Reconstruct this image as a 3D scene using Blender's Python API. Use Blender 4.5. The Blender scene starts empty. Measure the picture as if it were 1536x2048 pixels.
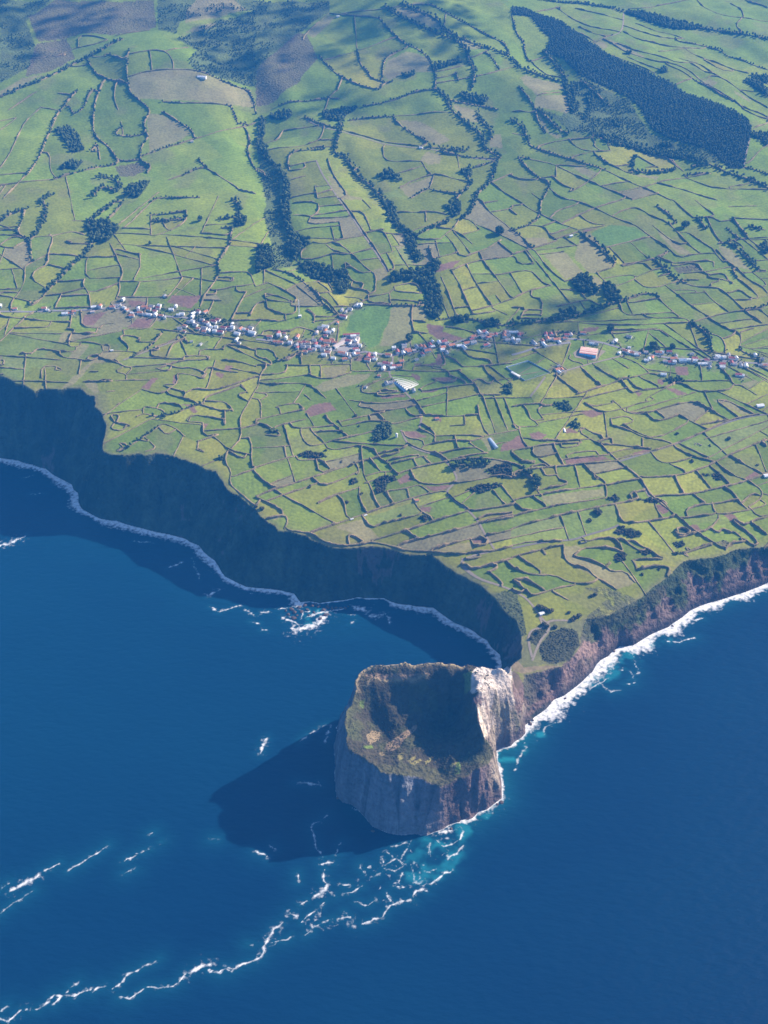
import bpy, bmesh, math, random
import numpy as np
from mathutils import Vector, Matrix

# ------------------------------------------------------------------ camera, light, air
SC = bpy.context.scene
COL = SC.collection
H0, PITCH, FPX = 1500.0, math.radians(38.0), 2364.0      # altitude, depression, focal length in photo pixels
cam_d = bpy.data.cameras.new("camera")
cam_d.sensor_fit = 'HORIZONTAL'; cam_d.sensor_width = 36.0
cam_d.lens = 36.0 * FPX / 1536.0
cam_d.clip_start = 5.0; cam_d.clip_end = 60000.0
cam = bpy.data.objects.new("camera", cam_d); COL.objects.link(cam)
cam.location = (0, 0, H0); cam.rotation_euler = (math.radians(90) - PITCH, 0, 0)
SC.camera = cam

SUN_EL = math.radians(29.0)
SUN_AZ = math.atan2(0.885, 0.465)                  # clockwise from +Y
world = bpy.data.worlds.new("World"); SC.world = world; world.use_nodes = True
wn = world.node_tree.nodes; wl = world.node_tree.links
sky = wn.new('ShaderNodeTexSky'); sky.sky_type = 'NISHITA'; sky.sun_disc = False
sky.sun_elevation = SUN_EL; sky.sun_rotation = SUN_AZ
sky.altitude = 0; sky.air_density = 1.0; sky.dust_density = 0.6; sky.ozone_density = 1.5
wn['Background'].inputs['Strength'].default_value = 0.08
wl.new(sky.outputs[0], wn['Background'].inputs[0])
sun_d = bpy.data.lights.new("sun", 'SUN'); sun_d.energy = 5.0; sun_d.angle = math.radians(0.5)
sun_d.color = (1.0, 0.88, 0.72)
sun = bpy.data.objects.new("sun", sun_d); COL.objects.link(sun)
SUNV = Vector((math.sin(SUN_AZ) * math.cos(SUN_EL), math.cos(SUN_AZ) * math.cos(SUN_EL), math.sin(SUN_EL)))
sun.rotation_euler = SUNV.to_track_quat('Z', 'Y').to_euler()
sun.location = SUNV * 3000
SC.view_settings.view_transform = 'Standard'; SC.view_settings.look = 'None'
SC.view_settings.gamma = 1.0; SC.view_settings.use_curve_mapping = False
SC.view_settings.exposure = 1.36
SC.cycles.volume_bounces = 0
SC.cycles.max_bounces = 4; SC.cycles.diffuse_bounces = 2; SC.cycles.glossy_bounces = 2
SC.cycles.use_denoising = True

HAZE_DENSITY = 0.94e-4
HAZE_COLOR = (0.032, 0.27, 0.85)

# ------------------------------------------------------------------ helpers
def mat_new(name):
    m = bpy.data.materials.new(name); m.use_nodes = True
    return m, m.node_tree.nodes, m.node_tree.links
def mat_plain(name, col, rough=0.85, var=0.12, scale=0.4, spec=0.15):
    m, n, l = mat_new(name); b = n['Principled BSDF']
    b.inputs['Roughness'].default_value = rough; b.inputs['Specular IOR Level'].default_value = spec
    tc = n.new('ShaderNodeNewGeometry'); no = n.new('ShaderNodeTexNoise')
    no.inputs['Scale'].default_value = scale; no.inputs['Detail'].default_value = 3
    l.new(tc.outputs['Position'], no.inputs['Vector'])
    r = n.new('ShaderNodeValToRGB'); e = r.color_ramp.elements
    e[0].position = 0.3; e[1].position = 0.7
    e[0].color = (*[c * (1 - var) for c in col], 1); e[1].color = (*[min(1, c * (1 + var)) for c in col], 1)
    l.new(no.outputs['Fac'], r.inputs[0]); l.new(r.outputs[0], b.inputs['Base Color'])
    return m
def tag(o, label=None, cat=None, group=None, kind=None):
    if label: o['label'] = label
    if cat: o['category'] = cat
    if group: o['group'] = group
    if kind: o['kind'] = kind
    return o
def mesh_obj(name, verts, faces, mat=None, parent=None, smooth=False):
    me = bpy.data.meshes.new(name)
    me.from_pydata([tuple(v) for v in verts], [], faces); me.update()
    if mat is not None:
        for m in (mat if isinstance(mat, (list, tuple)) else [mat]): me.materials.append(m)
    if smooth: me.polygons.foreach_set('use_smooth', [True] * len(me.polygons))
    o = bpy.data.objects.new(name, me); COL.objects.link(o)
    if parent is not None: o.parent = parent
    return o
def fast_mesh(name, V, F, mat=None, smooth=False):
    """V (n,3), F (m,k) numpy, every face k-gon"""
    me = bpy.data.meshes.new(name); k = F.shape[1]
    me.vertices.add(len(V)); me.vertices.foreach_set('co', np.ascontiguousarray(V, dtype=np.float32).ravel())
    me.loops.add(F.size); me.loops.foreach_set('vertex_index', np.ascontiguousarray(F, dtype=np.int32).ravel())
    me.polygons.add(len(F)); me.polygons.foreach_set('loop_start', np.arange(0, F.size, k, dtype=np.int32))
    try: me.polygons.foreach_set('loop_total', np.full(len(F), k, dtype=np.int32))
    except Exception: pass
    me.polygons.foreach_set('use_smooth', np.full(len(F), smooth, dtype=bool))
    me.update(calc_edges=True)
    if mat is not None: me.materials.append(mat)
    return me
def hash2(ix, iy, seed):
    h = (ix.astype(np.int64) * 374761393 + iy.astype(np.int64) * 668265263 + seed * 1274126177) & 0xffffffff
    h = ((h ^ (h >> 13)) * 1103515245) & 0xffffffff
    return (((h ^ (h >> 16)) & 0xffffff) / float(0xffffff)).astype(np.float32)
def vnoise(x, y, scale, seed=0):
    x = np.asarray(x) / scale; y = np.asarray(y) / scale
    ix = np.floor(x); iy = np.floor(y); fx = (x - ix).astype(np.float32); fy = (y - iy).astype(np.float32)
    fx = fx * fx * (3 - 2 * fx); fy = fy * fy * (3 - 2 * fy)
    a = hash2(ix, iy, seed); b = hash2(ix + 1, iy, seed); c = hash2(ix, iy + 1, seed); d = hash2(ix + 1, iy + 1, seed)
    return (a + (b - a) * fx) * (1 - fy) + (c + (d - c) * fx) * fy
def fbm(x, y, scale, seed=0, oct=3):
    s = 0; a = 1.0; t = 0
    for k in range(oct):
        s = s + a * vnoise(x, y, scale / 2 ** k, seed + k * 17); t += a; a *= 0.5
    return s / t
def sstep(a, b, x):
    t = np.clip((x - a) / (b - a), 0, 1); return t * t * (3 - 2 * t)

CP, SP = math.cos(PITCH), math.sin(PITCH)
def ray(px, py):
    a = (np.asarray(px, float) - 768) / FPX; b = (1024 - np.asarray(py, float)) / FPX
    return a, CP + b * SP, -SP + b * CP
def at_z(px, py, z):
    dx, dy, dz = ray(px, py); t = (z - H0) / dz
    return np.stack([dx * t, dy * t], -1)
def to_px(x, y, z):
    X = np.asarray(x, float); Y = np.asarray(y, float); Z = np.asarray(z, float) - H0
    d = Y * CP - Z * SP; v = Y * SP + Z * CP
    return 768 + FPX * X / d, 1024 - FPX * v / d
def march(px, py, hf, tmin=1250, tmax=7500, n=500):
    dx, dy, dz = ray(px, py); dx = np.atleast_1d(dx); dy = np.atleast_1d(dy); dz = np.atleast_1d(dz)
    dx = dx * np.ones_like(dy)
    ts = np.geomspace(tmin, tmax, n)[:, None]
    X = dx * ts; Y = dy * ts; Z = H0 + dz * ts
    below = Z < hf(X, Y)
    k = np.clip(np.argmax(below, 0), 1, n - 1); k[~below.any(0)] = n - 1
    lo = ts[k - 1, 0]; hi = ts[k, 0]
    for _ in range(18):
        m = (lo + hi) / 2; b = H0 + dz * m < hf(dx * m, dy * m)
        hi = np.where(b, m, hi); lo = np.where(b, lo, m)
    return np.stack([dx * hi, dy * hi], -1)

# ------------------------------------------------------------------ the lie of the land
def P(x, y):
    """land surface without cliffs and gullies"""
    x = np.asarray(x, float); y = np.asarray(y, float)
    z = 65 + 0.113 * (y - 1450) - 0.034 * (x - 200) - 0.020 * 60 * np.log1p(np.exp(np.clip((x - 200) / 60, -30, 30)))
    z = z - 17 * sstep(230, -40, x) * sstep(2650, 2150, y) + 34 * sstep(2700, 4300, y)
    z = z + (fbm(x, y, 620, 3, 2) - 0.5) * 2 * (5 + 34 * sstep(2300, 3800, y))
    z = z + (fbm(x, y, 150, 9, 2) - 0.5) * 2 * (2.0 + 12 * sstep(2500, 3600, y)) * sstep(1500, 1700, y)
    # mountain foot beyond the pastures, upper left
    m = y - (4020 + 0.25 * np.maximum(x + 1200, 0))
    sp = 110 * np.log1p(np.exp(np.clip(m / 110, -30, 30)))
    z = z + 0.32 * sp * (1 / (1 + np.exp((x + 420) / 120)))
    mt = 1 / (1 + np.exp((x + 420) / 120)) * sstep(4000, 4300, y)
    z = z + mt * 60 * (1 - np.abs(2 * fbm(x, y * .6, 330, 27, 3) - 1) * 2)
    for (cx, cy, r, h) in ((-640, 3560, 210, 46), (-560, 3980, 170, 30), (120, 4150, 330, 40), (850, 3700, 400, 24)):
        z = z + h * np.exp(-((x - cx) ** 2 + ((y - cy) * 0.9) ** 2) / (r * r))
    return np.maximum(z, 42)

def densify(p, step):
    p = np.asarray(p, float); out = [p[0]]
    for a, b in zip(p[:-1], p[1:]):
        n = max(1, int(math.hypot(*(b - a)[:2]) / step))
        for k in range(1, n + 1): out.append(a + (b - a) * k / n)
    return np.array(out)
def rough_line(p, step, amp, seed):
    q = densify(p, step); n = len(q); r = np.random.RandomState(seed)
    q[1:-1, :2] += r.uniform(-amp, amp, (n - 2, 2)); return q
def nearest(px, py, line, R=None):
    """distance, arc length and index-parameter of the nearest point of an open polyline"""
    best = np.full(px.shape, 1e9, np.float64); arc = np.zeros(px.shape); par = np.zeros(px.shape)
    line = np.asarray(line); seg = np.hypot(*np.diff(line[:, :2], axis=0).T); S = np.concatenate([[0], np.cumsum(seg)])
    CH = 8 if R else len(line)
    for c0 in range(0, len(line) - 1, CH):
        c1 = min(c0 + CH, len(line) - 1)
        if R:
            lo = line[c0:c1 + 1, :2].min(0) - R; hi = line[c0:c1 + 1, :2].max(0) + R
            idx = np.nonzero((px > lo[0]) & (px < hi[0]) & (py > lo[1]) & (py < hi[1]))[0]
            if not len(idx): continue
            qx, qy = px[idx], py[idx]; bb, aa, pp = best[idx], arc[idx], par[idx]
        else: qx, qy, bb, aa, pp = px, py, best, arc, par
        for k in range(c0, c1):
            ax, ay = line[k][:2]; ex, ey = line[k + 1][0] - ax, line[k + 1][1] - ay; L2 = ex * ex + ey * ey + 1e-9
            t = np.clip(((qx - ax) * ex + (qy - ay) * ey) / L2, 0, 1)
            d = (qx - ax - ex * t) ** 2 + (qy - ay - ey * t) ** 2
            m = d < bb
            bb = np.where(m, d, bb); aa = np.where(m, S[k] + t * seg[k], aa); pp = np.where(m, k + t, pp)
        if R: best[idx] = bb; arc[idx] = aa; par[idx] = pp
        else: best, arc, par = bb, aa, pp
    return np.sqrt(best), arc, par
def inside(px, py, poly):
    c = np.zeros(px.shape, bool); n = len(poly)
    for k in range(n):
        ax, ay = poly[k][:2]; bx, by = poly[(k + 1) % n][:2]
        if ay == by: continue
        m = ((ay > py) != (by > py))
        c ^= m & (px < (bx - ax) * (py - ay) / (by - ay) + ax)
    return c
def inside_grid(gx, rows, poly):
    """point in polygon where every row of gx has one y"""
    c = np.zeros(gx.shape, bool); n = len(poly)
    for k in range(n):
        ax, ay = poly[k][:2]; bx, by = poly[(k + 1) % n][:2]
        j0, j1 = np.searchsorted(rows, [min(ay, by), max(ay, by)])
        if j1 <= j0: continue
        xc = (bx - ax) * (rows[j0:j1] - ay) / (by - ay) + ax
        c[j0:j1] ^= gx[j0:j1] < xc[:, None]
    return c
def T(s, ox=0, oy=0, k=1.0):
    v = [float(a) for a in s.replace(',', ' ').split()]
    return np.array([(ox + v[i] / k, oy + v[i + 1] / k) for i in range(0, len(v) - 1, 2)])

# coast: waterline (at sea level) and cliff edge, both read from the photograph and laid out on the land
WATER_PX = T("""0,916 33,921 67,929 100,943 120,957 142,970 156,985 156,1004 166,1018 180,1027 200,1037 235,1042 268,1053 300,1060
335,1068 368,1077 396,1092 418,1112 436,1132 452,1154 470,1164 495,1172 515,1176 540,1179 562,1182 588,1189 600,1203 640,1205 690,1200 715,1196 767,1198
800,1207 833,1214 867,1216 883,1230 912,1246 936,1255 961,1272 985,1292 999,1308 1005,1331""")
WATER_E_PX = T("""1058,1441 1095,1417 1111,1399 1139,1383 1156,1369 1172,1352 1192,1332 1213,1311 1237,1292 1269,1290 1290,1277 1318,1260 1347,1246
1363,1236 1379,1223 1399,1212 1436,1202 1460,1194 1501,1179 1536,1168 1600,1140""")
TOP_W_PX = T("0,752 10,755 25,762 30,767 43,767 57,775 67,782 80,777 100,777 123,778 143,775 160,775 173,787 190,793 190,813 200,823 207,833 211,853 208,873 205,890 207,902 220,908 240,910 277,907 290,909 310,906 330,907 350,913 373,920 390,928 410,937 430,943 440,957 450,970 460,983 477,990 493,1003 512,1020 522,1033 535,1043 549,1050 555,1060 579,1062 612,1072 628,1082 652,1090 672,1095 699,1095 725,1093 742,1092 765,1095 789,1100 812,1107 839,1108 862,1108 875,1120 892,1133 912,1147 939,1160 962,1170 985,1193 1010,1222 1034,1242 1042,1275 1044,1295 1042,1315 1022,1333")
TOP_E_PX = T("1050,1349 1107,1336 1123,1332 1156,1303 1164,1262 1172,1238 1213,1232 1237,1220 1270,1200 1284,1193 1302,1177 1324,1163 1341,1150 1354,1133 1374,1120 1411,1117 1454,1107 1474,1098 1505,1095 1536,1092 1610,1062")
topW = march(TOP_W_PX[:, 0], TOP_W_PX[:, 1], P); topE = march(TOP_E_PX[:, 0], TOP_E_PX[:, 1], P)
watW = at_z(WATER_PX[:, 0], WATER_PX[:, 1], 0); watE = at_z(WATER_E_PX[:, 0], WATER_E_PX[:, 1], 0)
FAR_L = np.array([(-9000, 4200), (-3200, 3000), (-1500, 2420)], float); FAR_LT = np.array([(-9000, 4500), (-3200, 3280), (-1500, 2640)], float)
FAR_R = np.array([(1100, 1890), (2200, 2250), (9000, 3600)], float); FAR_RT = np.array([(1120, 1950), (2200, 2350), (9000, 3750)], float)
neckW = np.array([(190, 1425), (172, 1385), (165, 1350), (175, 1318), (215, 1318)], float)
neckT = np.array([(205, 1385), (196, 1345), (215, 1340)], float)
WATER_LINE = np.vstack([FAR_L, rough_line(np.vstack([watW, neckW, watE]), 14, 2.6, 4), FAR_R])
TOP_LINE = np.vstack([FAR_LT, rough_line(np.vstack([topW, neckT, topE]), 9, 1.6, 5), FAR_RT])
CLOSE = np.array([(9000, 16000), (-9000, 16000)], float)
WATER_POLY = np.vstack([WATER_LINE, CLOSE]); TOP_POLY = np.vstack([TOP_LINE, CLOSE])
GULLIES = [(T("520,225 505,260 500,300 520,340 545,390 545,430 565,480 590,520 640,540 690,560 700,600 720,640"), 34, 13),
           (T("430,40 450,60 480,130 510,190 520,225 505,260 500,300"), 80, 24),
           (T("690,260 690,310 730,370 780,420 810,470 830,500 850,550 865,600 890,635 900,680"), 24, 6),
           (T("270,380 245,400 225,440 190,480 150,530 110,580 60,610 30,640"), 26, 5),
           (T("1040,40 1090,110 1160,180 1260,230 1330,290 1430,330"), 60, 9)]
GULLY_W = [(march(g[:, 0], g[:, 1], P), w, d) for g, w, d in GULLIES]

# islet: rim of the old crater with its heights, waterline, points of the bowl
RIM = [(728,1338,146),(745,1331,149),(760,1328,150),(800,1327,150),(850,1326,150),(880,1325,150),(905,1330,148),(935,1331,148),(965,1335,149),(1008,1338,146),(1024,1350,118),
 (1016,1368,112),(985,1377,134),(945,1392,146),(955,1411,140),(958,1442,126),(969,1474,110),(984,1492,92),(989,1511,76),(975,1528,76),(959,1536,80),(925,1552,80),(881,1572,78),(844,1558,84),(800,1552,94),
 (762,1546,103),(740,1524,103),(716,1511,108),(694,1499,111),(694,1467,117),(689,1436,125),(691,1414,128),(703,1405,130),(709,1374,138),(716,1346,145),(728,1338,146)]
BOWL = [(850,1353,139),(760,1354,139),(800,1353,139),(900,1354,139),(930,1358,139),(735,1350,142),(820,1440,88),(870,1440,70),(780,1420,104),(910,1420,76),(938,1400,128),(945,1440,104),(860,1470,72),(800,1475,84),
 (900,1465,72),(900,1500,90),(850,1500,84),(850,1530,84),(770,1465,80),(740,1430,96),(765,1400,114),(770,1375,128),(795,1400,108),(745,1365,138),(760,1500,86),(720,1460,108),(880,1545,72),(930,1520,82),(950,1490,96),(955,1465,110),(800,1520,94),(720,1400,122)]
RIMW = np.array([(*at_z(a, b, c), c) for a, b, c in RIM]); BOWLW = np.array([(*at_z(a, b, c), c) for a, b, c in BOWL])
ISW_PX = T("""673,1455 670,1499 669,1545 678,1592 690,1602 703,1611 720,1624 737,1635 747,1655 772,1664 800,1668 819,1669 850,1667 866,1667 882,1658 900,1650 912,1646 930,1640 944,1633 969,1618 991,1606 1003,1596
1007,1581 1000,1551 992,1522 989,1501 1018,1490 1043,1476 1048,1466 1046,1453 1058,1438 1050,1405 1010,1395 950,1408 850,1414 760,1418 700,1428 673,1455""")
ISW = rough_line(at_z(ISW_PX[:, 0], ISW_PX[:, 1], 0), 11, 3.8, 8)
RIMD = rough_line(RIMW, 8, 2.8, 9); RIMD[1:-1, 2] += np.random.RandomState(3).uniform(-2.5, 2, len(RIMD) - 2)
BIN = np.vstack([RIMD[::2], BOWLW])

def islet_height(x, y):
    z = np.full(x.shape, -12.0, np.float32)
    m = (x > -260) & (x < 420) & (y > 1000) & (y < 1560)
    if not m.any(): return z
    X = x[m]; Y = y[m]; iw = inside(X, Y, ISW); ir = inside(X, Y, RIMD)
    dw, aw, _ = nearest(X, Y, ISW); dr, ar, pr = nearest(X, Y, RIMD)
    rz = np.interp(pr, np.arange(len(RIMD)), RIMD[:, 2])
    t = dw / (dw + dr + 1e-6)
    flute = np.abs(fbm(ar + 9 * t, t * 1.5, 34, 21, 4) - 0.5) * 3; flute2 = vnoise(ar, t * 14, 6, 22)
    lump = fbm(X, Y, 36, 24, 4)
    amp = np.sin(np.pi * np.clip(t, 0, 1))
    t2 = np.clip(t + amp * ((flute - 0.5) * (0.26 + 0.3 * sstep(40, 110, X) * sstep(1200, 1170, Y)) + (flute2 - 0.5) * 0.12 + (lump - 0.5) * 0.55), 0, 1)
    out = rz * (0.12 * sstep(0, 0.12, t2) + 0.88 * t2)
    out = out + amp * (2.6 * np.sin(out / 3.6 + 9 * fbm(X, Y, 40, 29, 2)) + 9 * (fbm(X + out * .5, Y - out * .5, 9, 28, 3) - .5))
    # bowl
    r2 = lambda ax, ay, bx, by: (lambda q: 0.5 * q * np.log(q + 1e-6))(((ax - bx) ** 2 + (ay - by) ** 2) / 1e4)
    B = BIN; n = len(B); K = np.zeros((n + 3, n + 3))
    K[:n, :n] = r2(B[:, None, 0], B[:, None, 1], B[None, :, 0], B[None, :, 1]) + np.eye(n) * 2e-4
    K[:n, n] = 1; K[:n, n + 1] = B[:, 0] / 100; K[:n, n + 2] = B[:, 1] / 100; K[n:, :n] = K[:n, n:].T
    wts = np.linalg.solve(K, np.concatenate([B[:, 2], [0, 0, 0]]))
    sfc = wts[n] + wts[n + 1] * X / 100 + wts[n + 2] * Y / 100
    for k in range(n): sfc = sfc + wts[k] * r2(X, Y, B[k, 0], B[k, 1])
    bowl = sfc + (fbm(X, Y, 30, 31, 4) - 0.5) * 7 * sstep(2, 20, dr) + (fbm(X, Y, 7, 33, 2) - 0.5) * 2.4
    h = np.where(ir, bowl, np.where(iw, out, -0.35 * dw))
    z[m] = np.maximum(h, -12)
    return z

def land_height(x, y):
    """full height and some masks on arrays"""
    p = P(x, y)
    for line, w, d in GULLY_W:
        lo = line.min(0) - 4 * w; hi = line.max(0) + 4 * w
        m = (x > lo[0]) & (x < hi[0]) & (y > lo[1]) & (y < hi[1])
        if not m.any(): continue
        dl = densify(line, 40); dl[1:-1] += np.random.RandomState(len(dl)).uniform(-8, 8, (len(dl) - 2, 2))
        dd, ar, _ = nearest(x[m], y[m], dl); ln = np.hypot(*np.diff(dl, axis=0).T).sum()
        taper = sstep(0, 0.15, ar / ln) * sstep(0, 0.15, 1 - ar / ln)
        ww = w * (0.7 + 0.9 * vnoise(x[m], y[m], 120, 61)); p[m] -= d * taper * np.exp(-(dd / ww) ** 2)
    z = p.copy(); cliff = np.zeros(x.shape, np.float32)
    near = (y < 3400) & (y > 1150) & (np.abs(x) < 2600)
    iw = inside_grid(x, yy, WATER_POLY); it = inside_grid(x, yy, TOP_POLY)
    X = x[near]; Y = y[near]
    dw, _, _ = nearest(X, Y, WATER_LINE, 260); dt, at, _ = nearest(X, Y, TOP_LINE, 260)
    IW = iw[near]; IT = it[near]
    t = dw / (dw + dt + 1e-6); amp = np.sin(np.pi * np.clip(t, 0, 1))
    east = sstep(180, 330, X)
    rib = np.abs(fbm(at + 12 * t, t * 3, 90, 41, 4) - 0.5) * 2.6; rib2 = vnoise(at, t * 12, 11, 42); lump = fbm(X, Y, 40, 44, 4)
    t2 = np.clip(t + amp * ((rib - 0.4) * 0.22 * (1 - 0.5 * east) + (rib2 - 0.5) * 0.07 + (lump - 0.5) * (0.34 + 0.30 * east)), 0, 1)
    prof = 0.10 * sstep(0, 0.1, t2) + 0.90 * t2 ** (1.0 + 0.35 * (1 - east))
    zz = np.where(IT, p[near] - 1.5 * np.exp(-np.minimum(dt, 900) / 10.0), np.where(IW, p[near] * prof + amp * (2.4 * np.sin(prof * 30 + 10 * lump) + 10 * (fbm(X + 40 * prof, Y, 10, 46, 3) - .5)), -np.minimum(12, 0.4 * np.minimum(dw, 900))))
    z[near] = zz; cliff[near] = np.where(IT, 0, np.where(IW, 1, 0))
    z = np.where(near, z, np.where(iw, p, -12)); 
    isl = islet_height(x, y)
    isle = isl > z
    return np.maximum(z, isl), cliff, isle & (isl > -3), it

# fan shaped grid: cell size grows with distance
uu = np.concatenate([-np.geomspace(1.6, 0.44, 16), np.linspace(-0.425, 0.425, 1180), np.geomspace(0.44, 1.6, 16)])
dep = np.linspace(math.atan(H0 / 1010.0), math.atan(H0 / 5600.0), 1010)
yy = H0 / np.tan(dep); yy = np.concatenate([yy, np.geomspace(5750, 15000, 22)])
NU, NY = len(uu), len(yy)
GY, GU = np.meshgrid(yy, uu, indexing='ij'); GX = GU * np.sqrt(GY ** 2 + H0 ** 2)
GZ, CLIFF, ISLE, INTOP = land_height(GX, GY)
def grid_ij(x, y):
    j = np.interp(y, yy, np.arange(NY)); i = np.interp(x / np.sqrt(y ** 2 + H0 ** 2), uu, np.arange(NU))
    return j, i
def hf(x, y):
    x = np.asarray(x, float); y = np.asarray(y, float)
    j, i = grid_ij(x, y); j0 = np.clip(np.floor(j).astype(int), 0, NY - 2); i0 = np.clip(np.floor(i).astype(int), 0, NU - 2)
    a = j - j0; b = i - i0
    return (GZ[j0, i0] * (1 - a) * (1 - b) + GZ[j0, i0 + 1] * (1 - a) * b + GZ[j0 + 1, i0] * a * (1 - b) + GZ[j0 + 1, i0 + 1] * a * b)
def ground(pts):
    """photo pixels -> points on the land"""
    pts = np.asarray(pts, float)
    q = march(pts[:, 0], pts[:, 1], hf, 1300, 7000, 420)
    return np.column_stack([q, hf(q[:, 0], q[:, 1])])
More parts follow.
